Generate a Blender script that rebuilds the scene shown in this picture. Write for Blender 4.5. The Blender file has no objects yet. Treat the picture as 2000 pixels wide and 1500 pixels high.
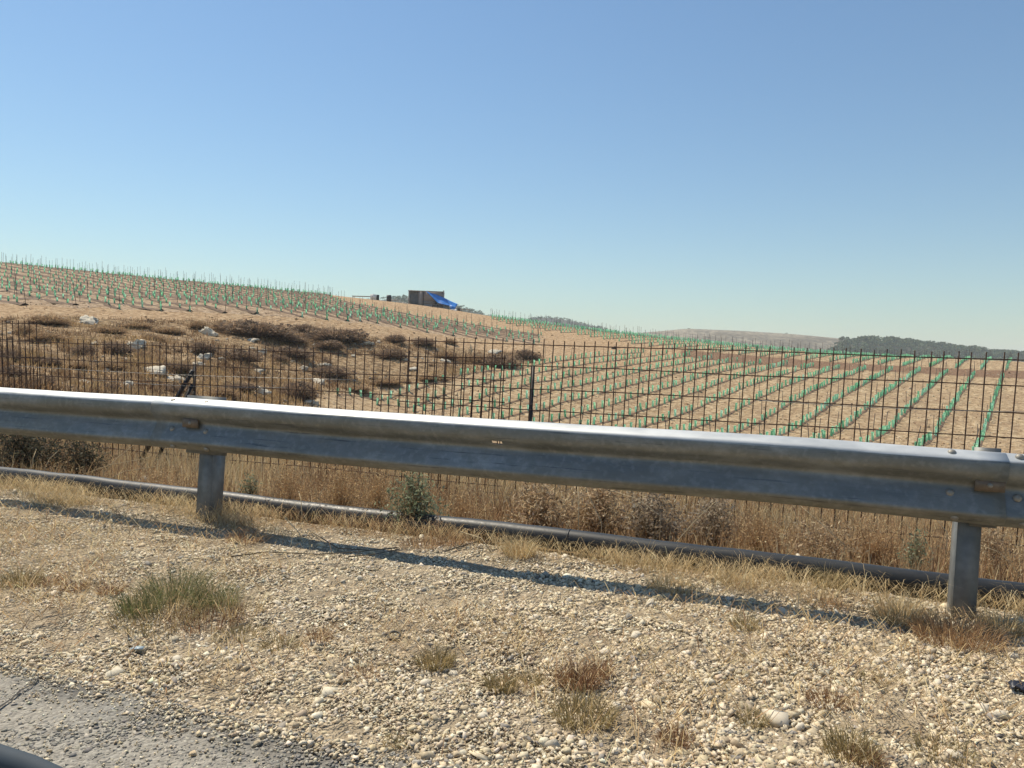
import bpy, math, random
import numpy as np
from mathutils import Matrix, Vector

# ------------------------------------------------------------------ camera
F_PX = 1500.0                       # focal length in pixels of a 2000 px wide picture
CAM = np.array([0.0, 0.0, 1.10])
YAW, PITCH, ROLL = math.radians(19.4), math.radians(2.2), math.radians(2.0)
F0 = np.array([-math.sin(YAW), math.cos(YAW), 0.0])
R0 = np.array([math.cos(YAW), math.sin(YAW), 0.0])
Z0 = np.array([0.0, 0.0, 1.0])
FW = math.cos(PITCH) * F0 - math.sin(PITCH) * Z0
U0 = math.sin(PITCH) * F0 + math.cos(PITCH) * Z0
RC = math.cos(ROLL) * R0 + math.sin(ROLL) * U0
UC = -math.sin(ROLL) * R0 + math.cos(ROLL) * U0

scene = bpy.context.scene
COL = scene.collection
cd = bpy.data.cameras.new("camera")
cd.sensor_fit = 'HORIZONTAL'; cd.sensor_width = 36.0; cd.lens = 36.0 * F_PX / 2000.0
cd.clip_start = 0.05; cd.clip_end = 12000.0
cam = bpy.data.objects.new("camera", cd); COL.objects.link(cam)
cam.matrix_world = Matrix(((RC[0], UC[0], -FW[0], CAM[0]), (RC[1], UC[1], -FW[1], CAM[1]),
                           (RC[2], UC[2], -FW[2], CAM[2]), (0, 0, 0, 1)))
scene.camera = cam

# ------------------------------------------------------------------ sky, sun, exposure
SUN_EL = math.radians(57.0)
SUN_AZ = math.atan2(-0.90, 0.435)     # clockwise from +Y
TO_SUN = Vector((math.sin(SUN_AZ) * math.cos(SUN_EL), math.cos(SUN_AZ) * math.cos(SUN_EL), math.sin(SUN_EL)))
world = bpy.data.worlds.new("World"); scene.world = world; world.use_nodes = True
wn = world.node_tree.nodes; wl = world.node_tree.links
sky = wn.new("ShaderNodeTexSky"); sky.sky_type = 'NISHITA'; sky.sun_disc = False
sky.sun_elevation = SUN_EL; sky.sun_rotation = SUN_AZ
sky.altitude = 0.0; sky.air_density = 1.3; sky.dust_density = 0.2; sky.ozone_density = 1.5
bg = wn["Background"]; bg.inputs["Strength"].default_value = 0.099
tint = wn.new("ShaderNodeMix"); tint.data_type = 'RGBA'; tint.blend_type = 'MULTIPLY'   # the phone's white balance
tint.inputs[0].default_value = 1.0; tint.inputs[7].default_value = (0.80, 0.955, 1.06, 1)
wl.new(sky.outputs[0], tint.inputs[6]); wl.new(tint.outputs[2], bg.inputs[0])
sd = bpy.data.lights.new("sun", 'SUN'); sd.energy = 5.0; sd.angle = math.radians(0.53); sd.color = (1.0, 0.90, 0.73)
sun = bpy.data.objects.new("sun", sd); COL.objects.link(sun)
sun.rotation_euler = (-TO_SUN).to_track_quat('-Z', 'Y').to_euler()
scene.view_settings.view_transform = 'Standard'; scene.view_settings.look = 'None'
scene.view_settings.exposure = 0.08; scene.view_settings.gamma = 1.0
scene.view_settings.use_curve_mapping = False
scene.render.engine = 'CYCLES'
scene.cycles.use_denoising = True
scene.cycles.volume_bounces = 1; scene.cycles.max_bounces = 6; scene.cycles.transparent_max_bounces = 8

rng = np.random.default_rng(7)
random.seed(7)

# ------------------------------------------------------------------ projection helpers
def project(P):
    """world points (n,3) -> px, py (2000x1500 picture), depth"""
    d = np.asarray(P, float).reshape(-1, 3) - CAM
    z = d @ FW
    zz = np.where(np.abs(z) < 1e-6, 1e-6, z)
    return 1000 + F_PX * (d @ RC) / zz, 750 - F_PX * (d @ UC) / zz, z

def ray(px, py):
    v = FW + ((px - 1000) / F_PX) * RC - ((py - 750) / F_PX) * UC
    return v                                  # unit depth along FW

def pt(px, py, z):
    return CAM + ray(px, py) * z

# ------------------------------------------------------------------ terrain
PROF_Y = np.array([-4000, -40, -9.0, 1.7, 3.95, 4.4, 6.0, 8.0, 10.0, 14.0, 40.0])
PROF_Z = np.array([-30, -0.6, 0.0, 0.0, 0.0, -0.05, -0.30, -0.56, -0.74, -1.0, -1.4])
CTRL = [  # (px, py, depth) of the land as seen over the guardrail
    # rocky slope on the left
    (-500, 735, 22), (0, 757, 24), (200, 770, 28), (400, 786, 35), (600, 797, 45), (800, 803, 54),
    (-500, 660, 42), (0, 690, 40), (0, 630, 58), (300, 705, 45), (300, 645, 62), (600, 742, 57), (600, 690, 66),
    (600, 645, 74), (900, 745, 65), (900, 700, 80), (1030, 705, 80), (150, 660, 50), (450, 690, 54), (760, 690, 72),
    # track under the upper vineyard
    (-500, 600, 62), (0, 604, 65), (300, 617, 69), (600, 630, 76), (750, 645, 82), (870, 662, 88), (1000, 672, 92),
    # upper vineyard
    (-500, 540, 90), (0, 555, 92), (300, 575, 95), (600, 597, 105), (800, 622, 112), (950, 646, 108), (1080, 662, 105),
    # crest
    (-500, 466, 118), (0, 513, 126), (300, 544, 132), (600, 573, 146), (700, 584, 152), (800, 595, 156),
    (900, 610, 160), (1000, 630, 158), (1100, 639, 150), (1200, 651, 142), (1300, 661, 136), (1400, 672, 131),
    (1500, 681, 127), (1600, 689, 123), (1700, 696, 120), (1886, 702, 120), (2000, 707, 118), (2400, 735, 115),
    # sandy saddle
    (1100, 657, 112), (1180, 672, 104),
    # lower vineyard, traced along its rows
    (1921, 865, 50), (1813, 867, 48.5), (1716, 856, 49), (1629, 851, 51), (1457, 839, 53), (780, 778, 60), (960, 786, 58.5),
    (1902, 730, 90), (1844, 730, 88.7), (1790, 725, 89.7), (1685, 722, 91.3), (1529, 713, 92.7), (1438, 706, 95),
    (1345, 694, 96.8), (1252, 688, 98), (1912, 722, 100), (1806, 719, 96.5), (1609, 708, 99),
    (1100, 712, 78), (1200, 815, 56), (1300, 750, 72), (1500, 775, 66), (1700, 785, 65), (2300, 880, 48), (2300, 755, 85),
    # behind the crest
]
_c = [tuple(pt(*c)) for c in CTRL]
for (px, py, z) in [(-500, 466, 118), (0, 513, 126), (300, 544, 132), (600, 573, 146), (800, 595, 156), (1000, 630, 158),
                    (1200, 651, 142), (1400, 672, 131), (1600, 689, 123), (1886, 702, 120), (2400, 735, 115)]:
    a = pt(px, py, z)
    for dz, dh in ((28, 1.6), (70, 7.0), (130, 16.0)):
        b = pt(px, py, z + dz); _c.append((b[0], b[1], a[2] - dh))
for x in (-60, -40, -25, -15, -8, 0, 8, 18, 30, 50):
    _c.append((x, 9.0, -0.65)); 
    if x >= -15: _c.append((x, 16.0, -1.3))
for x in (-90, 110):
    _c.append((x, 20.0, -1.0))
_c = np.array(_c)
def _tps_k(r2):
    return 0.5 * r2 * np.log(np.maximum(r2, 1e-9))
_n = len(_c); S = 50.0
_xy = _c[:, :2] / S
_K = _tps_k(((_xy[:, None] - _xy[None]) ** 2).sum(-1)) + 1e-3 * np.eye(_n)
_Pm = np.hstack([np.ones((_n, 1)), _xy])
_A = np.block([[_K, _Pm], [_Pm.T, np.zeros((3, 3))]])
_w = np.linalg.solve(_A, np.concatenate([_c[:, 2], np.zeros(3)]))
def _sm(a, b, x):
    t = np.clip((x - a) / (b - a), 0, 1); return t * t * (3 - 2 * t)
def vnoise(x, y, seed=0):
    """smooth value noise, -1..1"""
    xi = np.floor(x).astype(np.int64); yi = np.floor(y).astype(np.int64)
    fx = x - xi; fy = y - yi; fx = fx * fx * (3 - 2 * fx); fy = fy * fy * (3 - 2 * fy)
    def h(a, b):
        n = (a * 374761393 + b * 668265263 + seed * 1442695041) & 0x7fffffff
        n = ((n ^ (n >> 13)) * 1274126177) & 0x7fffffff
        return ((n ^ (n >> 16)) & 0xffff) / 32767.5 - 1.0
    return (h(xi, yi) * (1 - fx) + h(xi + 1, yi) * fx) * (1 - fy) + (h(xi, yi + 1) * (1 - fx) + h(xi + 1, yi + 1) * fx) * fy
def H(x, y):
    x = np.asarray(x, float); y = np.asarray(y, float); sh = x.shape
    x = x.ravel(); y = y.ravel()
    prof = np.interp(y, PROF_Y, PROF_Z)
    xx = np.clip(x, -170, 190) / S; yy = np.clip(y, -20, 330) / S
    t = np.empty_like(x)
    for i in range(0, len(x), 20000):
        a = np.stack([xx[i:i + 20000], yy[i:i + 20000]], 1)
        k = _tps_k(((a[:, None] - _xy[None]) ** 2).sum(-1))
        t[i:i + 20000] = k @ _w[:_n] + _w[_n] + a @ _w[_n + 1:]
    far = _sm(215, 330, np.hypot(x, y))
    t = t * (1 - far) + far * (-14.0)
    w = _sm(8.5, 17, y)
    h = prof * (1 - w) + t * w
    rough = _sm(4.0, 8.0, y)
    h = h + rough * (0.05 * vnoise(x * 0.9, y * 0.9, 1) + 0.03 * vnoise(x * 2.3, y * 2.3, 2)) * (1 - far)
    hill = _sm(18, 26, y) * (1 - _sm(60, 75, y)) * (1 - _sm(-30, -5, x - 0.0 * y))
    h = h + hill * (0.22 * vnoise(x * 0.35, y * 0.35, 3) + 0.10 * vnoise(x * 0.9, y * 0.9, 4))
    # gravel shoulder: slightly uneven
    g = _sm(1.6, 2.1, y) * (1 - _sm(3.9, 4.4, y))
    h = h + g * (0.012 * vnoise(x * 3, y * 3, 5) + 0.008 * vnoise(x * 8, y * 8, 6) + 0.018)
    return h.reshape(sh)
def hit(px, py, zmin=1.2, zmax=260):
    px = np.atleast_1d(np.asarray(px, float)); py = np.atleast_1d(np.asarray(py, float))
    zs = np.geomspace(zmin, zmax, 420)
    out = []
    for a, b in zip(px, py):
        v = ray(a, b); P = CAM[None] + zs[:, None] * v[None]
        d = P[:, 2] - H(P[:, 0], P[:, 1])
        i = np.argmax(d < 0)
        if d[i] >= 0: i = len(zs) - 1
        z0, z1 = zs[max(i - 1, 0)], zs[i]
        t = np.linspace(z0, z1, 24); Q = CAM[None] + t[:, None] * v[None]
        dd = Q[:, 2] - H(Q[:, 0], Q[:, 1]); j = np.argmax(dd < 0)
        out.append(Q[j])
    return np.array(out)
def hit1(px, py): return hit(px, py)[0]

# ------------------------------------------------------------------ mesh helpers
def fmesh(name, V, Fc, mat=None, col=None, smooth=False):
    V = np.asarray(V, np.float32).reshape(-1, 3)
    me = bpy.data.meshes.new(name)
    if not isinstance(Fc, (list, tuple)): Fc = [Fc]
    Fc = [np.asarray(f, np.int32) for f in Fc if len(f)]
    me.vertices.add(len(V)); me.vertices.foreach_set("co", V.ravel())
    nl = sum(f.size for f in Fc); npg = sum(len(f) for f in Fc)
    me.loops.add(nl); me.loops.foreach_set("vertex_index", np.concatenate([f.ravel() for f in Fc]))
    me.polygons.add(npg)
    tot = np.concatenate([np.full(len(f), f.shape[1], np.int32) for f in Fc])
    st = np.concatenate([[0], np.cumsum(tot)[:-1]]).astype(np.int32)
    me.polygons.foreach_set("loop_start", st)
    me.update(calc_edges=True)
    if smooth: me.polygons.foreach_set("use_smooth", np.ones(npg, bool))
    if col is not None:
        at = me.color_attributes.new("Col", 'FLOAT_COLOR', 'POINT')
        c = np.ones((len(V), 4), np.float32); c[:, :np.asarray(col).shape[1]] = col
        at.data.foreach_set("color", c.ravel())
    me.validate()
    if mat: me.materials.append(mat)
    return me
def link(name, me, parent=None, loc=None, rot=None, scale=None):
    o = bpy.data.objects.new(name, me); COL.objects.link(o)
    if loc is not None: o.location = loc
    if rot is not None: o.rotation_euler = rot
    if scale is not None: o.scale = scale
    if parent: o.parent = parent
    return o
def tag(o, label, cat, group=None, kind=None):
    o["label"] = label; o["category"] = cat
    if group: o["group"] = group
    if kind: o["kind"] = kind
    return o
def struct(o, kind="structure", label=None):
    o["kind"] = kind
    if label: o["label"] = label
    return o
def empty(name, loc=(0, 0, 0), rot=(0, 0, 0)):
    o = bpy.data.objects.new(name, None); COL.objects.link(o); o.location = loc; o.rotation_euler = rot
    o.empty_display_size = 0.1
    return o
class MB:
    def __init__(s): s.v = []; s.q = []; s.t = []; s.n = 0
    def add(s, V, Q=(), T=()):
        V = np.asarray(V, float).reshape(-1, 3); s.v.append(V)
        if len(Q): s.q.append(np.asarray(Q, int) + s.n)
        if len(T): s.t.append(np.asarray(T, int) + s.n)
        s.n += len(V); return s
    def box(s, x0, x1, y0, y1, z0, z1):
        V = [(x, y, z) for z in (z0, z1) for y in (y0, y1) for x in (x0, x1)]
        return s.add(V, [(0, 2, 3, 1), (4, 5, 7, 6), (0, 1, 5, 4), (2, 6, 7, 3), (0, 4, 6, 2), (1, 3, 7, 5)])
    def tube(s, P, r, n=8, cap=True):
        P = np.asarray(P, float); m = len(P); r = np.broadcast_to(np.asarray(r, float), (m,))
        T = np.gradient(P, axis=0); T /= np.linalg.norm(T, axis=1)[:, None] + 1e-12
        ref = np.array([0, 0, 1.0]) if abs(T[0][2]) < 0.9 else np.array([1.0, 0, 0])
        V = []
        for i in range(m):
            a = np.cross(T[i], ref); a /= np.linalg.norm(a) + 1e-12; b = np.cross(T[i], a)
            for k in range(n):
                an = 2 * math.pi * k / n; V.append(P[i] + r[i] * (math.cos(an) * a + math.sin(an) * b))
        Q = [(i * n + k, (i + 1) * n + k, (i + 1) * n + (k + 1) % n, i * n + (k + 1) % n) for i in range(m - 1) for k in range(n)]
        T3 = []
        if cap:
            V.append(P[0]); V.append(P[-1]); c0 = m * n; c1 = c0 + 1
            T3 = [(c0, k, (k + 1) % n) for k in range(n)] + [(c1, (m - 1) * n + (k + 1) % n, (m - 1) * n + k) for k in range(n)]
        return s.add(V, Q, T3)
    def mesh(s, name, mat=None, smooth=False, col=None):
        fs = []
        if s.q: fs.append(np.vstack(s.q))
        if s.t: fs.append(np.vstack(s.t))
        return fmesh(name, np.vstack(s.v), fs, mat, col, smooth)

# ------------------------------------------------------------------ materials
def lin(r, g, b):
    f = lambda c: (c / 255 / 12.92) if c / 255 <= 0.04045 else ((c / 255 + 0.055) / 1.055) ** 2.4
    return (f(r), f(g), f(b), 1)
class NT:
    def __init__(s, name):
        s.m = bpy.data.materials.new(name); s.m.use_nodes = True; s.t = s.m.node_tree
        s.b = s.t.nodes["Principled BSDF"]; s.out = s.t.nodes["Material Output"]
    def n(s, typ, **kw):
        nd = s.t.nodes.new(typ)
        for k, v in kw.items():
            if k.startswith("_"): setattr(nd, k[1:], v)
            else:
                nd.inputs[k.replace("__", " ")].default_value = v
        return nd
    def l(s, a, b): s.t.links.new(a, b)
    def coord(s, kind="Object"):
        return s.n("ShaderNodeTexCoord").outputs[kind]
    def noise(s, vec, scale, detail=4, rough=0.55, stretch=None):
        if stretch:
            mp = s.n("ShaderNodeMapping"); mp.inputs["Scale"].default_value = stretch; s.l(vec, mp.inputs[0]); vec = mp.outputs[0]
        nd = s.n("ShaderNodeTexNoise"); nd.inputs["Scale"].default_value = scale
        nd.inputs["Detail"].default_value = detail; nd.inputs["Roughness"].default_value = rough
        s.l(vec, nd.inputs["Vector"]); return nd.outputs["Fac"]
    def ramp(s, fac, stops):
        nd = s.n("ShaderNodeValToRGB"); cr = nd.color_ramp
        while len(cr.elements) < len(stops): cr.elements.new(0.5)
        for e, (p, c) in zip(cr.elements, stops):
            e.position = p; e.color = c if len(c) == 4 else (*c, 1)
        s.l(fac, nd.inputs[0]); return nd.outputs[0]
    def mix(s, fac, a, b, mode='MIX'):
        nd = s.n("ShaderNodeMix", _data_type='RGBA', _blend_type=mode)
        for i, v in ((0, fac), (6, a), (7, b)):
            if hasattr(v, "links") or hasattr(v, "is_output"): s.l(v, nd.inputs[i])
            else: nd.inputs[i].default_value = v
        return nd.outputs[2]
    def bump(s, h, strength=0.5, dist=0.02):
        nd = s.n("ShaderNodeBump"); nd.inputs["Strength"].default_value = strength; nd.inputs["Distance"].default_value = dist
        s.l(h, nd.inputs["Height"]); s.l(nd.outputs[0], s.b.inputs["Normal"])
    def attr(s, name="Col"):
        return s.n("ShaderNodeVertexColor", _layer_name=name).outputs[0]
    def base(s, c):
        if hasattr(c, "is_output"): s.l(c, s.b.inputs["Base Color"])
        else: s.b.inputs["Base Color"].default_value = c
    def rough(s, r):
        if hasattr(r, "is_output"): s.l(r, s.b.inputs["Roughness"])
        else: s.b.inputs["Roughness"].default_value = r
G4 = lambda v: (v, v, v, 1)

def mat_plain(name, c, rough=0.7, var=0.25, scale=8, metallic=0.0):
    t = NT(name); v = t.noise(t.coord(), scale)
    lo = tuple(x * (1 - var) for x in c[:3]) + (1,); hi = tuple(min(1, x * (1 + var)) for x in c[:3]) + (1,)
    t.base(t.ramp(v, [(0.3, lo), (0.7, hi)])); t.rough(rough); t.b.inputs["Metallic"].default_value = metallic
    return t.m
def mat_foliage(name, trans=0.3, rough=0.75):
    t = NT(name); c = t.attr(); t.base(c); t.rough(rough); t.b.inputs["Specular IOR Level"].default_value = 0.2
    tr = t.n("ShaderNodeBsdfTranslucent"); t.l(c, tr.inputs[0])
    mx = t.n("ShaderNodeMixShader"); mx.inputs[0].default_value = trans
    t.l(t.b.outputs[0], mx.inputs[1]); t.l(tr.outputs[0], mx.inputs[2]); t.l(mx.outputs[0], t.out.inputs[0])
    return t.m
def mat_stone(name, scale=60, bump=0.4, dist=0.004):
    t = NT(name); o = t.coord(); c = t.attr(); n = t.noise(o, scale, 5)
    t.base(t.mix(1.0, c, t.ramp(n, [(0.25, G4(0.72)), (0.75, G4(1.15))]), 'MULTIPLY')); t.rough(0.9)
    t.b.inputs["Specular IOR Level"].default_value = 0.2
    if bump > 0: t.bump(n, bump, dist)
    return t.m

def make_ground_mat():
    t = NT("ground_soil"); o = t.coord(); zc = t.n("ShaderNodeVertexColor", _layer_name="Col")
    sep = t.n("ShaderNodeSeparateColor"); t.l(zc.outputs[0], sep.inputs[0])
    z2 = t.n("ShaderNodeVertexColor", _layer_name="Zone"); sep2 = t.n("ShaderNodeSeparateColor"); t.l(z2.outputs[0], sep2.inputs[0])
    nb = t.noise(o, 0.35, 6, 0.6); nm = t.noise(o, 2.2, 6, 0.65); nf = t.noise(o, 14, 5, 0.6); nff = t.noise(o, 120, 4, 0.6)
    soil = t.ramp(nm, [(0.40, (0.34, 0.225, 0.13, 1)), (0.48, (0.53, 0.38, 0.22, 1)), (0.58, (0.67, 0.515, 0.32, 1))])
    def streak(ang):
        mp = t.n("ShaderNodeMapping"); mp.inputs["Rotation"].default_value = (0, 0, ang); t.l(o, mp.inputs[0])
        return t.noise(mp.outputs[0], 1.0, 5, 0.6, (1.9, 0.14, 1))
    soil = t.mix(t.ramp(streak(math.radians(14.5)), [(0.47, G4(0)), (0.60, G4(0.4))]), soil, (0.39, 0.265, 0.155, 1))
    soil = t.mix(t.ramp(nb, [(0.48, G4(0)), (0.58, G4(0.35))]), soil, (0.36, 0.24, 0.15, 1))
    sand = t.ramp(nm, [(0.41, (0.38, 0.245, 0.14, 1)), (0.5, (0.53, 0.36, 0.205, 1)), (0.59, (0.63, 0.46, 0.28, 1))])
    brown = t.ramp(nm, [(0.3, (0.20, 0.115, 0.068, 1)), (0.7, (0.37, 0.24, 0.15, 1))])
    hill = t.ramp(nm, [(0.41, (0.20, 0.14, 0.08, 1)), (0.5, (0.38, 0.25, 0.135, 1)), (0.59, (0.52, 0.38, 0.225, 1))])
    grav = t.ramp(nf, [(0.3, (0.34, 0.27, 0.18, 1)), (0.7, (0.50, 0.41, 0.285, 1))])
    grav = t.mix(t.ramp(nff, [(0.35, G4(0.55)), (0.55, G4(0))]), grav, (0.27, 0.22, 0.16, 1))
    verge = t.ramp(nf, [(0.3, (0.20, 0.12, 0.06, 1)), (0.7, (0.36, 0.24, 0.12, 1))])
    def wob(ch):      # break up the border between two kinds of soil
        m = t.n("ShaderNodeMath", _operation='ADD'); t.l(ch, m.inputs[0])
        k = t.n("ShaderNodeMath", _operation='MULTIPLY_ADD'); t.l(nm, k.inputs[0]); k.inputs[1].default_value = 0.9; k.inputs[2].default_value = -0.45
        t.l(k.outputs[0], m.inputs[1])
        return t.ramp(m.outputs[0], [(0.42, G4(0)), (0.58, G4(1))])
    left = t.ramp(nm, [(0.41, (0.36, 0.245, 0.155, 1)), (0.5, (0.49, 0.355, 0.23, 1)), (0.59, (0.60, 0.45, 0.30, 1))])
    c = t.mix(wob(sep2.outputs[0]), soil, left)          # soil of the hill vineyard
    c = t.mix(wob(sep2.outputs[2]), c, brown)            # brown cross path
    c = t.mix(wob(sep.outputs[2]), c, sand)
    c = t.mix(wob(sep.outputs[1]), c, hill)
    c = t.mix(sep2.outputs[1], c, verge)
    c = t.mix(sep.outputs[0], c, grav)
    t.base(c); t.rough(0.95); t.b.inputs["Specular IOR Level"].default_value = 0.1
    ad = t.n("ShaderNodeMath", _operation='MULTIPLY_ADD'); t.l(nm, ad.inputs[0]); ad.inputs[1].default_value = 6.0; t.l(nf, ad.inputs[2])
    t.bump(ad.outputs[0], 0.9, 0.09)
    return t.m
M_GROUND = make_ground_mat()
M_STONE = mat_stone("limestone_pebble", 160, 0.0, 0.001)
M_BOULDER = mat_stone("limestone_boulder", 5, 0.9, 0.08)
M_GRASS = mat_foliage("dry_grass_blade", 0.3)
M_SHRUB = mat_foliage("shrub_twig", 0.4)
M_TREE = mat_foliage("tree_needles", 0.1)

# ------------------------------------------------------------------ ground sheet
def axis(segs):
    a = [segs[0][0]]
    for (x0, x1, d0, d1) in segs:
        x = x0; 
        n = max(2, int(round((x1 - x0) / ((d0 + d1) / 2))))
        t = np.linspace(0, 1, n + 1)[1:]
        # spacing runs from d0 to d1
        s = (d0 * t + (d1 - d0) * t * t / 2); s /= s[-1]
        a += list(x0 + (x1 - x0) * s)
    return np.array(a)
GX = axis([(-4000, -160, 500, 12), (-160, -14, 3, 0.6), (-14, 6, 0.25, 0.25), (6, 120, 0.5, 1.6), (120, 4000, 10, 500)])
GY = axis([(-3000, -12, 400, 2), (-12, 1.4, 0.9, 0.2), (1.4, 12, 0.16, 0.3), (12, 190, 0.4, 1.0), (190, 330, 1.2, 12), (330, 6000, 12, 500)])
gx, gy = np.meshgrid(GX, GY)
gz = H(gx, gy)
# the carriageway bed sits under the asphalt
gz = np.where(gy < 1.55, gz - 0.05, gz)
P = np.stack([gx.ravel(), gy.ravel(), gz.ravel()], 1)
ny, nx = gx.shape
idx = np.arange(ny * nx).reshape(ny, nx)
FQ = np.stack([idx[:-1, :-1].ravel(), idx[:-1, 1:].ravel(), idx[1:, 1:].ravel(), idx[1:, :-1].ravel()], 1)
ppx, ppy, ppz = project(P)
def inpoly(x, y, poly):
    x = np.asarray(x); y = np.asarray(y); r = np.zeros(x.shape, bool); n = len(poly)
    for i in range(n):
        x0, y0 = poly[i]; x1, y1 = poly[(i + 1) % n]
        c = (y0 > y) != (y1 > y)
        xin = x0 + (y - y0) * (x1 - x0) / ((y1 - y0) if y1 != y0 else 1e-9)
        r ^= c & (x < xin)
    return r
POLY_HILL = [(-900, 640), (-300, 628), (0, 622), (150, 620), (430, 628), (560, 640), (700, 655), (800, 668), (880, 678), (1000, 690), (1055, 698),
             (1050, 708), (960, 722), (880, 738), (760, 752), (650, 765), (600, 778), (560, 830), (300, 850), (-900, 800)]
POLY_LEFT = [(-900, 545), (-900, 300), (640, 300), (640, 575), (696, 594), (740, 602), (840, 620), (940, 636), (1000, 645), (1060, 655),
             (1055, 673), (1000, 668), (870, 656), (740, 635), (600, 621), (420, 611), (300, 607), (120, 599), (0, 593), (-900, 560)]
POLY_PATH = [(1080, 646), (1180, 661), (1230, 670), (1300, 681), (1400, 689), (1500, 697), (1609, 706), (1705, 712), (1806, 717), (1912, 722), (2500, 745),
             (2500, 762), (1962, 738), (1844, 733), (1737, 725), (1632, 722), (1529, 716), (1438, 709), (1345, 697), (1280, 690), (1200, 672), (1120, 655)]
zone = np.zeros((len(P), 3)); zone2 = np.zeros((len(P), 3))
vis = (ppz > 14) & (P[:, 1] > 12) & (ppz < 200)
zone[:, 0] = _sm(1.2, 1.5, P[:, 1]) * (1 - _sm(3.75, 4.15, P[:, 1] + 0.15 * vnoise(P[:, 0] * 1.5, P[:, 1] * 1.5, 9)))
zone2[:, 1] = _sm(3.75, 4.1, P[:, 1]) * (1 - _sm(12, 16, P[:, 1]))
zone[:, 1] = (vis & inpoly(ppx, ppy, POLY_HILL)).astype(float)
zone[:, 1] = np.maximum(zone[:, 1], ((P[:, 1] > 11) & (P[:, 1] < 24)).astype(float))
zone[:, 2] = (vis & (ppx < 1330) & ~inpoly(ppx, ppy, POLY_LEFT) & (ppy < 720) & (ppz < 165)).astype(float)
zone2[:, 0] = (vis & inpoly(ppx, ppy, POLY_LEFT)).astype(float)
zone2[:, 2] = (vis & inpoly(ppx, ppy, POLY_PATH)).astype(float)
gme = fmesh("ground", P, FQ, M_GROUND, zone, smooth=True)
za = gme.color_attributes.new("Zone", 'FLOAT_COLOR', 'POINT')
zc = np.ones((len(P), 4), np.float32); zc[:, :3] = zone2; za.data.foreach_set("color", zc.ravel())
ground = struct(link("ground", gme), label="dry sandy hillside ground with vineyard soil and gravel shoulder")

# ------------------------------------------------------------------ asphalt road
def make_road():
    t = NT("old_asphalt"); o = t.coord()
    v = t.n("ShaderNodeTexVoronoi"); v.inputs["Scale"].default_value = 95; t.l(o, v.inputs["Vector"])
    n = t.noise(o, 3.0, 5); nf = t.noise(o, 220, 3)
    c = t.ramp(v.outputs["Color"], [(0.2, (0.17, 0.16, 0.14, 1)), (0.8, (0.36, 0.34, 0.29, 1))])
    c = t.mix(t.ramp(n, [(0.35, G4(0)), (0.7, G4(0.6))]), c, (0.40, 0.35, 0.27, 1))
    # uneven darker band along the edge
    zc = t.n("ShaderNodeVertexColor", _layer_name="Col"); sp = t.n("ShaderNodeSeparateColor"); t.l(zc.outputs[0], sp.inputs[0])
    c = t.mix(sp.outputs[0], c, (0.085, 0.08, 0.072, 1))
    t.base(c); t.rough(0.9)
    ad = t.n("ShaderNodeMath", _operation='SUBTRACT'); ad.inputs[0].default_value = 1.0; t.l(v.outputs["Distance"], ad.inputs[1])
    t.bump(ad.outputs[0], 0.8, 0.006)
    xs = axis([(-600, -30, 60, 2), (-30, -6, 1, 0.1), (-6, 2, 0.035, 0.035), (2, 30, 0.1, 2), (30, 600, 2, 60)])
    offs = np.array([-9.0, -4.0, -1.0, -0.5, -0.3, -0.2, -0.14, -0.09, -0.05, -0.02, 0.0, 0.02])
    edge = 1.79 + 0.040 * vnoise(xs * 1.7, xs * 0, 11) + 0.025 * vnoise(xs * 6, xs * 0, 12) + 0.012 * vnoise(xs * 17, xs * 0, 13)
    V = []; C = []
    for j, of in enumerate(offs):
        y = np.where(of < -0.6, 1.74 + of, edge + of)
        top = 0.030 - (0.0 if of < -0.02 else (of + 0.02) * 1.0) - (0.06 if j == len(offs) - 1 else 0.0)
        z = H(xs, y) * 0 + top + 0.004 * vnoise(xs * 9, y * 9, 14)
        V.append(np.stack([xs, y, z], 1))
        k = np.clip(1 - abs(of + 0.06) / 0.12, 0, 1) * np.clip(0.55 + 0.6 * vnoise(xs * 5, y * 5, 15), 0, 1)
        C.append(np.stack([k, k, k], 1))
    V = np.concatenate(V); C = np.concatenate(C); m = len(xs)
    i = np.arange(len(offs) * m).reshape(len(offs), m)
    Q = np.stack([i[:-1, :-1].ravel(), i[:-1, 1:].ravel(), i[1:, 1:].ravel(), i[1:, :-1].ravel()], 1)
    me = fmesh("road", V, Q, t.m, C, smooth=True)
    # an open crack, filled with dark grit
    M_CR = mat_plain("crack_grit", (0.05, 0.045, 0.04, 1), 0.95)
    cp = hit([-60, -20, 5, 22, 40, 58, 75], [1442, 1420, 1402, 1390, 1372, 1362, 1345], 1.2, 10); k = len(cp); VV = []
    for i, p in enumerate(cp):
        w = 0.006 * (1 - 0.55 * i / (k - 1)) * (0.7 + 0.6 * ((i * 37) % 10) / 10)
        VV += [(p[0] - w, p[1], 0.0385), (p[0] + w * 0.8, p[1] + w * 0.4, 0.0385)]
    link("road_crack", MB().add(VV, [(2 * i, 2 * i + 1, 2 * i + 3, 2 * i + 2) for i in range(k - 1)]).mesh("road_crack", M_CR))["kind"] = "structure"
    return struct(link("road", me), label="edge of an old grey asphalt road")
make_road()

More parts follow.
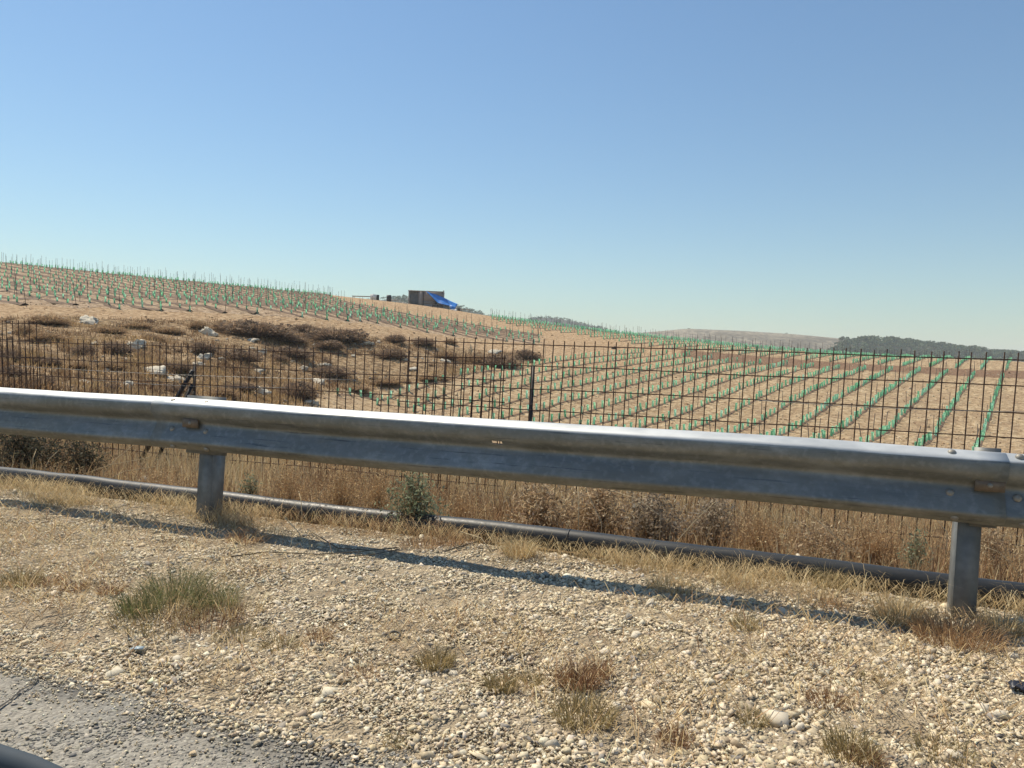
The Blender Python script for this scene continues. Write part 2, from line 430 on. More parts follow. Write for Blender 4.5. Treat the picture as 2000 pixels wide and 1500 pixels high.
# ------------------------------------------------------------------ guardrail
def make_guardrail():
    t = NT("galvanised_steel"); o = t.coord()
    n1 = t.noise(o, 9, 5, 0.6, (0.5, 1, 1)); n2 = t.noise(o, 34, 3, 0.5); n3 = t.noise(o, 2.0, 4, 0.6, (0.4, 2, 2))
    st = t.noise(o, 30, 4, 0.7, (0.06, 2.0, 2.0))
    c = t.ramp(n1, [(0.35, (0.20, 0.215, 0.215, 1)), (0.55, (0.29, 0.305, 0.305, 1)), (0.7, (0.40, 0.415, 0.41, 1))])
    n4 = t.noise(o, 13, 5, 0.7, (0.7, 1, 1)); c = t.mix(t.ramp(n4, [(0.46, G4(0)), (0.60, G4(0.55))]), c, (0.20, 0.21, 0.20, 1))
    c = t.mix(t.ramp(n2, [(0.52, G4(0)), (0.66, G4(0.4))]), c, (0.42, 0.43, 0.41, 1))
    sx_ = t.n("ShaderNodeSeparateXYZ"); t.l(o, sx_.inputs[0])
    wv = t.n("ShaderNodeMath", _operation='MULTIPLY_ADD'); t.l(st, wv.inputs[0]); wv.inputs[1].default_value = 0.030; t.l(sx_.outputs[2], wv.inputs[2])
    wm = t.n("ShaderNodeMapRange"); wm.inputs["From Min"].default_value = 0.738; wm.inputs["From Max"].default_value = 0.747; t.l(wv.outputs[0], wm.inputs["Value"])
    sunlit_top = wm.outputs[0]
    sunlit_zinc = t.ramp(n1, [(0.35, (0.47, 0.49, 0.49, 1)), (0.65, (0.60, 0.62, 0.62, 1))])
    c = t.mix(sunlit_top, c, sunlit_zinc)  # sunlight on the top shoulder painted in as a paler steel colour
    t.base(c)
    mm = t.n("ShaderNodeMapRange"); mm.inputs["To Min"].default_value = 0.75; mm.inputs["To Max"].default_value = 0.30; t.l(sunlit_top, mm.inputs["Value"]); t.l(mm.outputs[0], t.b.inputs["Metallic"])
    t.rough(t.ramp(n1, [(0.3, G4(0.44)), (0.7, G4(0.60))]))
    t.bump(n1, 0.12, 0.01)
    # road dust and black scuffs, thinned out on the painted sunlit top
    d = t.n("ShaderNodeBsdfDiffuse"); t.l(t.mix(t.ramp(st, [(0.36, G4(1)), (0.41, G4(0))]), (0.17, 0.155, 0.115, 1), (0.02, 0.02, 0.02, 1)), d.inputs[0])
    mx = t.n("ShaderNodeMixShader")
    a = t.ramp(n3, [(0.35, G4(0.12)), (0.70, G4(0.55))]); b = t.ramp(st, [(0.33, G4(0.6)), (0.38, G4(0))])
    f = t.mix(1.0, a, b, 'LIGHTEN'); f = t.mix(sunlit_top, f, G4(0.03)); t.l(f, mx.inputs[0])
    t.l(t.b.outputs[0], mx.inputs[1]); t.l(d.outputs[0], mx.inputs[2]); t.l(mx.outputs[0], t.out.inputs[0])
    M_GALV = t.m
    M_POST = mat_plain("post_steel", (0.20, 0.205, 0.20, 1), 0.55, 0.22, 14, 0.55)
    M_BOLT = mat_plain("bolt_steel", (0.30, 0.28, 0.24, 1), 0.6, 0.2, 40, 0.5)
    M_REFL = mat_plain("reflector_plastic", (0.17, 0.125, 0.085, 1), 0.5, 0.2, 50)
    root = empty("guardrail", (0, 3.76, 0))
    tag(root, "galvanised steel W-beam guardrail on posts along the gravel shoulder", "guardrail")
    # W profile: (towards road, height above beam bottom)
    ctrl = [(0.000, 0.320), (0.016, 0.322), (0.040, 0.312), (0.064, 0.301), (0.077, 0.291), (0.082, 0.276), (0.082, 0.250), (0.077, 0.226), (0.060, 0.204), (0.040, 0.186), (0.032, 0.170),
            (0.036, 0.152), (0.052, 0.122), (0.068, 0.092), (0.080, 0.066), (0.083, 0.055), (0.080, 0.044), (0.060, 0.024), (0.034, 0.006), (0.0, 0.0)]
    ctrl = [(a_, 0.012 + b_ * 0.965) for (a_, b_) in ctrl]
    c = np.array(ctrl); s = np.concatenate([[0], np.cumsum(np.linalg.norm(np.diff(c, axis=0), axis=1))])
    # smooth resample (Catmull-Rom)
    prof = []
    for i in range(len(c) - 1):
        p0, p1, p2, p3 = c[max(i - 1, 0)], c[i], c[i + 1], c[min(i + 2, len(c) - 1)]
        for u in (0, 0.5):
            prof.append(0.5 * ((2 * p1) + (-p0 + p2) * u + (2 * p0 - 5 * p1 + 4 * p2 - p3) * u * u + (-p0 + 3 * p1 - 3 * p2 + p3) * u ** 3))
    prof.append(c[-1]); prof = np.array(prof); npf = len(prof)
    Z_BOT = 0.437
    SPL = [-43.45, -39.45, -35.45, -31.45, -27.45, -23.45, -19.45, -15.45, -11.45, -7.45, -3.45, 0.73, 4.73, 8.73, 12.73, 16.73]
    def beam(x0, x1, proud, slot=None):
        xs = list(np.linspace(x0, x1, 41))
        if slot: 
            xs = sorted([x for x in xs if abs(x - slot) > 0.05] + [slot - 0.028, slot + 0.028])
        xs = np.array(xs)
        V = []
        for x in xs:
            dz = 0.006 * vnoise(np.array([x * 0.9]), np.array([0.0]), 21)[0]; dy = 0.006 * vnoise(np.array([x * 0.7]), np.array([3.0]), 22)[0]
            for k, (d, z) in enumerate(prof):
                dent = 0.0035 * vnoise(np.array([x * 4]), np.array([z * 14]), 23)[0]
                V.append((x, -(d + proud) + dy - dent, Z_BOT + z + dz))
        m = len(xs); Q = []
        for i in range(m - 1):
            for k in range(npf - 1):
                if slot and abs((xs[i] + xs[i + 1]) / 2 - slot) < 0.02 and k in (15, 16): continue
                Q.append((i * npf + k, i * npf + k + 1, (i + 1) * npf + k + 1, (i + 1) * npf + k))
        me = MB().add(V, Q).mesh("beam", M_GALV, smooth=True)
        ob = link("beam", me, root)
        so = ob.modifiers.new("thick", 'SOLIDIFY'); so.thickness = 0.004; so.offset = 0
        return ob
    for i in range(len(SPL) - 1):
        slot = None
        if SPL[i] == -3.45: slot = -1.37
        beam(SPL[i] - 0.17, SPL[i + 1] + 0.17, 0.005 if i % 2 == 0 else 0.0, slot)
    # posts
    for i, x in enumerate([SPL[j] + (0.135 if j != 11 else 0.06) for j in range(len(SPL))]):
        w = 0.052 if i != 11 else 0.046
        m = MB(); y0, y1 = 0.025, 0.135; th = 0.006; zt = 0.735
        for (a, b, cc, dd) in ((-w, w, y0, y0 + th), (-w, -w + th, y0 + th, y1), (w - th, w, y0 + th, y1), (-w + th, -w + 0.025, y1 - th, y1), (w - 0.025, w - th, y1 - th, y1)):
            m.box(a, b, cc, dd, -0.45, zt)
        po = link("post", m.mesh("post", M_POST), root, (x, 0, 0), (random.uniform(-0.01, 0.01), math.radians(2.6 if i == 10 else 0.4), 0))
        # spacer behind the beam
        m = MB(); sw = 0.145 if i % 2 == 0 else 0.05; zq = 0.782 if i % 2 == 0 else 0.772
        m.box(-sw, sw, 0.006, 0.012, 0.43, zq); m.box(-sw, -sw + 0.005, 0.012, 0.024, 0.43, zq - 0.03); m.box(sw - 0.005, sw, 0.012, 0.024, 0.43, zq - 0.03)
        link("spacer", m.mesh("spacer", M_POST), root, (x + (0.03 if i % 2 == 0 else 0.05), 0, 0))
    # bolts: domed heads on the two faces that face up and the lower slopes
    def dome(r, h):
        V = [(0, 0, h)]; T = []; Q = []; n = 10
        for j, (rr, hh) in enumerate(((0.55, 0.86), (0.88, 0.45), (1.0, 0.0))):
            for k in range(n):
                a = 2 * math.pi * k / n; V.append((r * rr * math.cos(a), r * rr * math.sin(a), h * hh))
        for k in range(n):
            T.append((0, 1 + k, 1 + (k + 1) % n))
            for j in range(2):
                Q.append((1 + j * n + k, 1 + (j + 1) * n + k, 1 + (j + 1) * n + (k + 1) % n, 1 + j * n + (k + 1) % n))
        return MB().add(V, Q, T).mesh("bolt", M_BOLT, True)
    dm = dome(0.018, 0.012)
    for i, x in enumerate(SPL):
        for dx in (-0.035, 0.215):
            # upper slope, faces up and to the road
            link("bolt", dm, root, (x + dx, -0.049, Z_BOT + 0.3105), (math.radians(28), 0, 0))
            link("bolt", dm, root, (x + dx, -0.050, Z_BOT + 0.139), (math.radians(62), 0, 0))
            link("bolt", dm, root, (x + dx + 0.02, -0.064, Z_BOT + 0.035), (math.radians(135), 0, 0))
        m = MB(); m.box(-0.055, 0.055, -0.008, 0.008, -0.026, 0.026)
        r = link("reflector", m.mesh("reflector", M_REFL), root, (x + 0.11, -0.060, Z_BOT + 0.184), (0, 0, 0))
        link("bolt", dm, r, (0, -0.0082, 0), (math.radians(90), 0, 0), (0.6, 0.6, 0.6))
    return root
make_guardrail()

# ------------------------------------------------------------------ water pipe
def make_pipe():
    t = NT("black_polyethylene"); o = t.coord(); n = t.noise(o, 5, 5, 0.6, (0.4, 1, 1)); n2 = t.noise(o, 60, 3)
    t.base(t.mix(t.ramp(n, [(0.42, G4(0.0)), (0.75, G4(0.22))]), (0.014, 0.016, 0.018, 1), (0.14, 0.135, 0.12, 1)))
    t.rough(t.ramp(n2, [(0.3, G4(0.42)), (0.7, G4(0.56))]))
    xs = np.concatenate([np.linspace(-45, -10, 60), np.linspace(-9.8, 6, 140), np.linspace(6.3, 24, 40)])
    y = 4.20 + 0.03 * vnoise(xs * 0.35, xs * 0, 31) + 0.012 * vnoise(xs * 1.1, xs * 0, 32)
    r = 0.062
    z = H(xs, y) + r + 0.012 + 0.008 * vnoise(xs * 0.8, xs * 0, 33)
    root = empty("water_pipe", (0, 0, 0))
    tag(root, "long black plastic water pipe lying behind the guardrail posts", "pipe")
    p = link("pipe_length", MB().tube(np.stack([xs, y, z], 1), r, 20).mesh("pipe_length", t.m, True), root)
    for xj in (-1.05,):
        j = np.argmin(abs(xs - xj)); P2 = np.stack([xs[j - 1:j + 1], y[j - 1:j + 1], z[j - 1:j + 1]], 1)
        link("weld_seam", MB().tube([P2[0] * 0.55 + P2[1] * 0.45, P2[0] * 0.45 + P2[1] * 0.55], r + 0.002, 20).mesh("weld_seam", t.m, True), root)
make_pipe()

# ------------------------------------------------------------------ rusty mesh fence
def make_fence():
    M_RUST = mat_plain("rusty_bar", (0.075, 0.038, 0.022, 1), 0.85, 0.4, 25)
    M_BLACK = mat_plain("black_post_steel", (0.018, 0.017, 0.017, 1), 0.5, 0.3, 20)
    M_WIRE = mat_plain("grey_wire", (0.35, 0.33, 0.30, 1), 0.5, 0.2, 20, 0.5)
    Y = 8.0
    def panel(label, x0, x1, ztop, y, lean0, lean1, horiz, pitch=0.117, seed=1):
        r = random.Random(seed)
        root = empty("mesh_fence_panel", (x0, y, H(np.array([x0]), np.array([y]))[0]))
        tag(root, label, "fence", "rusty mesh fence panels")
        zb = root.location.z; n = int((x1 - x0) / pitch)
        unit = MB().tube([(0, 0, 0), (0, 0, 1.0)], 0.0060, 6).mesh("vertical_bar", M_RUST)
        for i in range(n + 1):
            u = i / max(n, 1); lean = lean0 * (1 - u) ** 2 + lean1 * u
            g = H(np.array([x0 + i * pitch]), np.array([y]))[0] - zb - 0.03
            top = ztop - zb + 0.055 + r.uniform(-0.008, 0.008)
            hgt = top - g
            link("vertical_bar", unit, root, (i * pitch + r.uniform(-0.006, 0.006) - math.tan(lean) * 0, 0, g), (r.uniform(-0.006, 0.006), lean + r.uniform(-0.006, 0.006), 0), (1, 1, hgt))
        for k, h in enumerate(horiz):
            P = [(-0.06 + (h - 0.2) * math.tan(lean0) * 1.0, -0.012, h - zb + r.uniform(-0.01, 0.01))]
            for q in range(1, 9):
                P.append((q / 8 * (x1 - x0) + (0.05 if q == 8 else 0), -0.012, h - zb + 0.012 * r.uniform(-1, 1)))
            link("horizontal_bar", MB().tube(P, 0.0060, 6).mesh("horizontal_bar", M_RUST), root)
        return root
    sx = lambda px: _fence_x(px, Y)
    def _fence_x(px, Y):
        # world x on the fence plane at camera height
        v = ray(px, 700); return CAM[0] + v[0] * (Y / v[1])
    xr0, xr1 = sx(790), sx(2000) + 4.2
    hR = [1.215 - 0.238 * k for k in range(8)]
    panel("rusty steel mesh fence panel in front of the lower vineyard rows", xr0, xr1, hR[0], Y, 0.028, 0.03, hR, seed=3)
    xl0, xl1 = sx(-25), sx(978)
    hL = [1.045 - 0.236 * k for k in range(7)]
    panel("lower rusty mesh fence panel crossing in front of the rocky slope", xl0, xl1, hL[0], Y + 0.05, -0.10, 0.02, hL, seed=5)
    xf0, xf1 = xl0 - 3.6, sx(62)
    hF = [1.29 - 0.236 * k for k in range(8)]
    panel("taller rusty mesh fence panel overlapping at the left edge", xf0, xf1, hF[0], Y + 0.16, -0.05, -0.05, hF, seed=6)
    # posts
    def angle_post(x, y, ztop, lean, label, braces=()):
        g = H(np.array([x]), np.array([y]))[0]
        root = empty("fence_post", (x, y, g)); tag(root, label, "post", "black fence posts")
        m = MB(); h = ztop - g; a = 0.045; th = 0.006
        m.box(-a / 2, a / 2, 0, th, -0.1, h); m.box(-a / 2, -a / 2 + th, th, a, -0.1, h)
        link("upright", m.mesh("upright", M_BLACK), root, (0, 0, 0), (0, lean, 0))
        for (dx, dy, zt) in braces:
            P0 = np.array([0.0, -0.02, zt]); gb = H(np.array([x + dx]), np.array([y + dy]))[0] - g
            P1 = np.array([dx, dy, gb - 0.05])
            d = P1 - P0; d /= np.linalg.norm(d); sd_ = np.cross(d, (0, 0, 1)); sd_ /= np.linalg.norm(sd_); up = np.cross(sd_, d)
            V = []
            for Pq in (P0, P1):
                for (u, v) in ((-1, -1), (1, -1), (1, 1), (-1, 1)): V.append(Pq + sd_ * u * 0.022 + up * v * 0.02)
            link("brace", MB().add(V, [(0, 1, 2, 3), (7, 6, 5, 4), (0, 4, 5, 1), (1, 5, 6, 2), (2, 6, 7, 3), (3, 7, 4, 0)]).mesh("brace", M_BLACK), root)
        m = MB(); zz = h * 0.72
        for k in range(3): m.tube([(-0.035, -0.006, zz + 0.01 * k), (0.0, -0.012, zz + 0.012 * k), (0.04, -0.006, zz + 0.008 * k)], 0.002, 5)
        link("tie_wire", m.mesh("tie_wire", M_WIRE), root)
        return root
    angle_post(sx(368), Y + 0.10, 0.83, 0.01, "black steel fence post with diagonal braces behind the left guardrail post", ((-0.95, 0.02, 1.28), (-0.42, -0.25, 1.10)))
    angle_post(sx(1033), Y + 0.06, 0.985, 0.02, "black steel fence post standing alone near the middle of the fence", ())
    # loose tie wires strung along the fence
    def strand(p0, p1, label):
        A = CAM + ray(*p0) * ((Y - 0.03) / ray(*p0)[1]); B = CAM + ray(*p1) * ((Y - 0.03) / ray(*p1)[1])
        P = [A + (B - A) * u + np.array([0, 0, -0.03 * math.sin(math.pi * u)]) for u in np.linspace(0, 1, 12)]
        o = link("strand_wire", MB().tube(P, 0.0028, 5).mesh("strand_wire", M_WIRE)); tag(o, label, "wire", "grey strand wires")
    strand((20, 714), (700, 742), "thin grey strand wire across the lower fence panel")
    strand((1480, 782), (2150, 806), "thin grey strand wire across the right fence panel")
    strand((180, 742), (560, 757), "lower grey strand wire beside the braced fence post")
make_fence()

# ------------------------------------------------------------------ numpy vegetation and stone builders
def blades(P, h, w, az, lean, C, seg=2):
    """curved grass blades: base, middle, tip"""
    n = len(P); h = h[:, None]; w = w[:, None]
    d = np.stack([np.cos(az), np.sin(az), np.zeros(n)], 1)
    fa = az + rng.uniform(0, math.pi, n); s = np.stack([np.cos(fa), np.sin(fa), np.zeros(n)], 1)
    up = np.array([0, 0, 1.0])
    ln = lean[:, None]
    mid = P + up * h * (0.58 * np.cos(ln * 0.6)) + d * h * 0.58 * np.sin(ln * 0.6)
    tip = mid + up * h * 0.42 * np.cos(ln * 1.5) + d * h * 0.42 * np.sin(ln * 1.5)
    V = np.stack([P - s * w, P + s * w, mid - s * w * 0.7, mid + s * w * 0.7, tip], 1).reshape(-1, 3)
    b = np.arange(n) * 5
    T = np.concatenate([np.stack([b, b + 1, b + 3], 1), np.stack([b, b + 3, b + 2], 1), np.stack([b + 2, b + 3, b + 4], 1)])
    return V, T, np.repeat(C, 5, 0)
def pal(n, cols, var=0.18):
    cols = np.array(cols); c = cols[rng.integers(0, len(cols), n)]
    return np.clip(c * (1 + rng.normal(0, var, (n, 1))) * (1 + rng.normal(0, 0.015, (n, 3))), 0.005, 0.9)
STRAW = [(0.64, 0.50, 0.28), (0.56, 0.42, 0.225), (0.72, 0.59, 0.36), (0.47, 0.34, 0.175)]
RUST = [(0.44, 0.285, 0.155), (0.35, 0.215, 0.115), (0.53, 0.365, 0.20), (0.25, 0.155, 0.09)]
BROWN = [(0.22, 0.13, 0.065), (0.30, 0.18, 0.09), (0.16, 0.095, 0.05), (0.36, 0.23, 0.12)]
class Acc:
    def __init__(s): s.V = []; s.T = []; s.C = []; s.n = 0
    def add(s, V, T, C):
        s.V.append(V); s.T.append(T + s.n); s.C.append(C); s.n += len(V)
    def mesh(s, name, mat, smooth=False):
        return fmesh(name, np.concatenate(s.V), np.concatenate(s.T), mat, np.concatenate(s.C), smooth)
def ico():
    p = (1 + 5 ** 0.5) / 2
    V = np.array([(-1, p, 0), (1, p, 0), (-1, -p, 0), (1, -p, 0), (0, -1, p), (0, 1, p), (0, -1, -p), (0, 1, -p), (p, 0, -1), (p, 0, 1), (-p, 0, -1), (-p, 0, 1)], float)
    V /= np.linalg.norm(V[0])
    T = np.array([(0, 11, 5), (0, 5, 1), (0, 1, 7), (0, 7, 10), (0, 10, 11), (1, 5, 9), (5, 11, 4), (11, 10, 2), (10, 7, 6), (7, 1, 8),
                  (3, 9, 4), (3, 4, 2), (3, 2, 6), (3, 6, 8), (3, 8, 9), (4, 9, 5), (2, 4, 11), (6, 2, 10), (8, 6, 7), (9, 8, 1)])
    return V, T
ICO_V, ICO_T = ico()
def rotmats(n, tilt=1.0):
    a = rng.uniform(0, 2 * math.pi, n); b = rng.normal(0, tilt, n); c = rng.normal(0, tilt, n)
    z = np.zeros(n); o = np.ones(n)
    Rz = np.stack([np.cos(a), -np.sin(a), z, np.sin(a), np.cos(a), z, z, z, o], 1).reshape(-1, 3, 3)
    Rx = np.stack([o, z, z, z, np.cos(b), -np.sin(b), z, np.sin(b), np.cos(b)], 1).reshape(-1, 3, 3)
    Ry = np.stack([np.cos(c), z, np.sin(c), z, o, z, -np.sin(c), z, np.cos(c)], 1).reshape(-1, 3, 3)
    return Rz @ Rx @ Ry
BOX_V = np.array([(x, y, z) for z in (-1, 1) for y in (-1, 1) for x in (-1, 1)], float) * 0.72
BOX_T = np.array([(0, 2, 3), (0, 3, 1), (4, 5, 7), (4, 7, 6), (0, 1, 5), (0, 5, 4), (2, 6, 7), (2, 7, 3), (0, 4, 6), (0, 6, 2), (1, 3, 7), (1, 7, 5)])
def chips(P, r, C, flat=0.48, jit=0.34, tilt=0.4):
    """angular broken stone: skewed, tapered blocks"""
    n = len(P)
    v = BOX_V[None] + rng.normal(0, jit, (n, 8, 3)) * 0.72
    v[:, 4:, :2] *= rng.uniform(0.35, 0.95, (n, 1, 2))
    sc = np.stack([rng.uniform(0.8, 1.5, n), rng.uniform(0.6, 1.05, n), flat * rng.uniform(0.6, 1.4, n)], 1)
    v = v * sc[:, None] * r[:, None, None]
    v = np.einsum('nij,nkj->nki', rotmats(n, tilt), v) + P[:, None]
    T = (BOX_T[None] + (np.arange(n) * 8)[:, None, None]).reshape(-1, 3)
    return v.reshape(-1, 3), T, np.repeat(C, 8, 0)
def stones(P, r, C, flat=0.6, jit=0.22, tilt=0.35):
    n = len(P)
    v = ICO_V[None] * (1 + rng.normal(0, jit, (n, 12, 1)))
    sc = np.stack([rng.uniform(0.8, 1.35, n), rng.uniform(0.65, 1.0, n), flat * rng.uniform(0.6, 1.25, n)], 1)
    v = v * sc[:, None] * r[:, None, None]
    v = np.einsum('nij,nkj->nki', rotmats(n, tilt), v) + P[:, None]
    T = (ICO_T[None] + (np.arange(n) * 12)[:, None, None]).reshape(-1, 3)
    return v.reshape(-1, 3), T, np.repeat(C, 12, 0)
LIME = [(0.70, 0.60, 0.43), (0.64, 0.535, 0.37), (0.78, 0.69, 0.53), (0.53, 0.435, 0.30), (0.67, 0.55, 0.365)]
GREY = [(0.36, 0.34, 0.31), (0.28, 0.27, 0.26), (0.44, 0.42, 0.38)]

# ------------------------------------------------------------------ gravel shoulder
def make_gravel():
    n = 140000
    y = rng.uniform(1.30, 4.1, n); x = rng.uniform(-1.45 * y - 0.6, 0.34 * y + 0.9)
    spill = 0.025 + _sm(1.66, 1.96, y + 0.10 * vnoise(x * 1.6, y * 2, 43) + 0.06 * vnoise(x * 5, y * 5, 44)) ** 1.4
    keep = rng.uniform(0, 1, n) < np.where(y > 3.75, 0.55, 1.0) * np.where(y < 1.95, spill, 1.0)
    x, y = x[keep], y[keep]; n = len(x)
    big = 0.75 + 0.35 * _sm(-4.0, 0.5, x) + 0.12 * vnoise(x * 1.3, y * 1.3, 41)
    r = np.exp(rng.normal(math.log(0.0058), 0.44, n)) * big
    r = np.clip(r, 0.0026, 0.022)
    z = np.where(y < 1.78, 0.033, H(x, y)) + r * 0.16
    C = pal(n, LIME, 0.13); g = rng.uniform(0, 1, n) < (0.05 + 0.07 * (1 - _sm(1.6, 2.2, y))); C[g] = pal(int(g.sum()), [(0.38, 0.345, 0.29), (0.30, 0.275, 0.24), (0.46, 0.42, 0.35)], 0.15)
    V, T, CC = chips(np.stack([x, y, z], 1), r, C)
    o = link("gravel", fmesh("gravel", V, T, M_STONE, CC)); struct(o, "stuff", "pale crushed limestone gravel covering the road shoulder")
    o["category"] = "gravel"
    # grit and fines between the stones
    n = 130000
    y = rng.uniform(1.40, 4.15, n); x = rng.uniform(-1.45 * y - 0.6, 0.34 * y + 0.9)
    keep = rng.uniform(0, 1, n) < np.where(y < 1.95, 0.10 + _sm(1.62, 1.92, y + 0.08 * vnoise(x * 3, y * 3, 45)) ** 1.3, 1.0); x, y = x[keep], y[keep]; n = len(x)
    r = np.exp(rng.normal(math.log(0.0034), 0.35, n)); z = np.where(y < 1.78, 0.033, H(x, y)) + r * 0.2
    tet = np.array([(1, 0, -0.4), (-0.5, 0.87, -0.4), (-0.5, -0.87, -0.4), (0, 0, 0.7)])
    v = (tet[None] + rng.normal(0, 0.3, (n, 4, 3))) * r[:, None, None]
    v = np.einsum('nij,nkj->nki', rotmats(n, 0.3), v) + np.stack([x, y, z], 1)[:, None]
    T = (np.array([(0, 1, 3), (1, 2, 3), (2, 0, 3), (0, 2, 1)])[None] + (np.arange(n) * 4)[:, None, None]).reshape(-1, 3)
    o = link("grit", fmesh("grit", v.reshape(-1, 3), T, M_STONE, np.repeat(pal(n, LIME, 0.2), 4, 0))); struct(o, "stuff", "fine limestone grit between the gravel stones"); o["category"] = "grit"
    # chips bound in the asphalt surface
    n = 26000
    y = rng.uniform(0.9, 1.80, n); x = rng.uniform(-3.4, 0.6, n)
    r = np.exp(rng.normal(math.log(0.0058), 0.3, n)); z = 0.030 - r * 0.10
    C = pal(n, [(0.29, 0.275, 0.24), (0.35, 0.33, 0.28), (0.24, 0.23, 0.205), (0.42, 0.385, 0.31)], 0.12)
    V, T, CC = chips(np.stack([x, y, z], 1), r, C, 0.4, 0.25, 0.25)
    o = link("road_chippings", fmesh("road_chippings", V, T, M_STONE, CC)); struct(o, "stuff", "grey stone chippings in the worn asphalt edge"); o["category"] = "chippings"
make_gravel()

# ------------------------------------------------------------------ words for labels
ORD = ["first", "second", "third", "fourth", "fifth", "sixth", "seventh", "eighth", "ninth", "tenth", "eleventh", "twelfth", "thirteenth",
       "fourteenth", "fifteenth", "sixteenth", "seventeenth", "eighteenth", "nineteenth", "twentieth"]
def ordw(i):
    if i < 20: return ORD[i]
    t = ["twenty", "thirty", "forty", "fifty", "sixty"][(i + 1) // 10 - 2]; u = (i + 1) % 10
    return (t + "-" + ORD[u - 1]) if u else t[:-1] + "ieth"

# ------------------------------------------------------------------ vineyards
def cam2world(r, f):
    return np.array([r * R0[0] + f * F0[0], r * R0[1] + f * F0[1]])
def rail_top(px): return 757 + 0.0655 * px
def make_vineyard():
    M_TUBE = NT("green_vine_guard"); t = M_TUBE; c = t.attr(); t.base(c); t.rough(0.5)
    tr = t.n("ShaderNodeBsdfTranslucent"); t.l(c, tr.inputs[0]); mx = t.n("ShaderNodeMixShader"); mx.inputs[0].default_value = 0.55
    t.l(t.b.outputs[0], mx.inputs[1]); t.l(tr.outputs[0], mx.inputs[2]); t.l(mx.outputs[0], t.out.inputs[0]); M_TUBE = t.m
    M_STAKE = mat_plain("stake_steel", (0.07, 0.06, 0.05, 1), 0.7, 0.3, 9)
    M_RIDGE = mat_plain("turned_soil", (0.20, 0.125, 0.072, 1), 0.95, 0.3, 2.5)
    M_RIDGE2 = mat_plain("dark_turned_soil", (0.17, 0.11, 0.068, 1), 0.95, 0.3, 2.5)  # darker ridge colour for the left hill rows
    # one rolled vine guard: open tube with a lip, unit height 0.5 m
    def tube_geo(n=7):
        V = []; 
        for (z, r) in ((-0.04, 0.088), (0.25, 0.080), (0.53, 0.085), (0.56, 0.093), (0.52, 0.068)):
            for k in range(n):
                a = 2 * math.pi * k / n; V.append((r * math.cos(a), r * math.sin(a), z))
        Q = [(j * n + k, j * n + (k + 1) % n, (j + 1) * n + (k + 1) % n, (j + 1) * n + k) for j in range(4) for k in range(n)]
        return np.array(V), np.array(Q)
    TV, TQ = tube_geo()
    GREENS = [(0.36, 0.74, 0.50), (0.43, 0.79, 0.57), (0.50, 0.82, 0.62), (0.30, 0.67, 0.45)]
    variants = [fmesh("vine_guard", TV, TQ, M_TUBE, np.repeat(pal(1, GREENS, 0.08), len(TV), 0), True) for _ in range(6)]
    stake_me = MB().tube([(0, 0, -0.15), (0, 0, 1.0)], [0.024, 0.020], 5).mesh("vine_stake", M_STAKE)
    rows = []          # (block, ordinal, points (n,3) along row)
    dR = cam2world(0.67, 1.0); dR /= np.linalg.norm(dR); nR = np.array([-dR[1], dR[0]])      # towards the left
    step = 1.08
    base = cam2world(0.614 * 50, 50)
    UP = [(960, 625), (1000, 636), (1080, 648), (1180, 663), (1230, 672), (1300, 682), (1400, 690), (1500, 698), (1609, 706), (1705, 712), (1806, 717), (1912, 722), (2500, 745), (2500, 400), (960, 400)]
    for k in range(0, 46):
        o = base + nR * 2.75 * k
        s = np.arange(-40, 140, step) + rng.uniform(0, step)
        xy = o[None] + s[:, None] * dR[None]
        z = H(xy[:, 0], xy[:, 1]); P = np.stack([xy[:, 0], xy[:, 1], z], 1)
        px, py, dp = project(P)
        if k <= 14:
            m = (dp > 43 + 0.85 * k) & (dp < 88.7 + 0.66 * k)
            if m.any(): rows.append(("lower", k, P[m]))
        m = inpoly(px, py, UP) & (dp > 92) & (dp < 152)
        if m.sum() > 2: rows.append(("upper", k, P[m]))
    dL = np.array([math.cos(math.radians(-11.0)), math.sin(math.radians(-11.0))]); nL = np.array([-dL[1], dL[0]])
    b0 = np.array([-60.0, 25.0])
    step = 1.5
    for k in range(0, 60):
        o = b0 + nL * 2.7 * k
        s = np.arange(-90, 110, step) + rng.uniform(0, step)
        xy = o[None] + s[:, None] * dL[None]
        P = np.stack([xy[:, 0], xy[:, 1], H(xy[:, 0], xy[:, 1])], 1)
        px, py, dp = project(P)
        m = inpoly(px, py, POLY_LEFT) & (dp > 55) & (dp < 150) & (px > -420)
        if m.sum() > 2: rows.append(("left", k, P[m]))
    # soil ridges along every row, darker than the soil between
    for (blk, k, P) in rows:
        if blk == "upper" and k > 14 and k % 1: continue
        V = []; m = len(P)
        d = (P[-1, :2] - P[0, :2]); d /= np.linalg.norm(d) + 1e-9; nn = np.array([-d[1], d[0]])
        prof = [(-0.19, -0.04), (-0.09, 0.05), (0.0, 0.085), (0.09, 0.05), (0.19, -0.04)] if blk != "left" else [(-0.42, -0.05), (-0.22, 0.07), (-0.01, 0.15), (0.22, 0.07), (0.42, -0.05)]
        jit = 1 + 0.35 * vnoise(P[:, 0] * 0.8, P[:, 1] * 0.8, 51 + k)
        off = 0.10
        for i in range(m):
            for (a, h) in prof:
                q = P[i, :2] + nn * (a * jit[i])
                V.append((q[0], q[1], P[i, 2] + h * jit[i]))
        npf = len(prof)
        Q = [(i * npf + j, (i + 1) * npf + j, (i + 1) * npf + j + 1, i * npf + j + 1) for i in range(m - 1) for j in range(npf - 1)
             if np.linalg.norm(P[i + 1] - P[i]) < 3 * step]
        if not Q: continue
        struct(link("soil_ridge", MB().add(V, Q).mesh("soil_ridge", M_RIDGE if blk != "left" else M_RIDGE2, True)))
    # individuals
    T = []; Sx = []
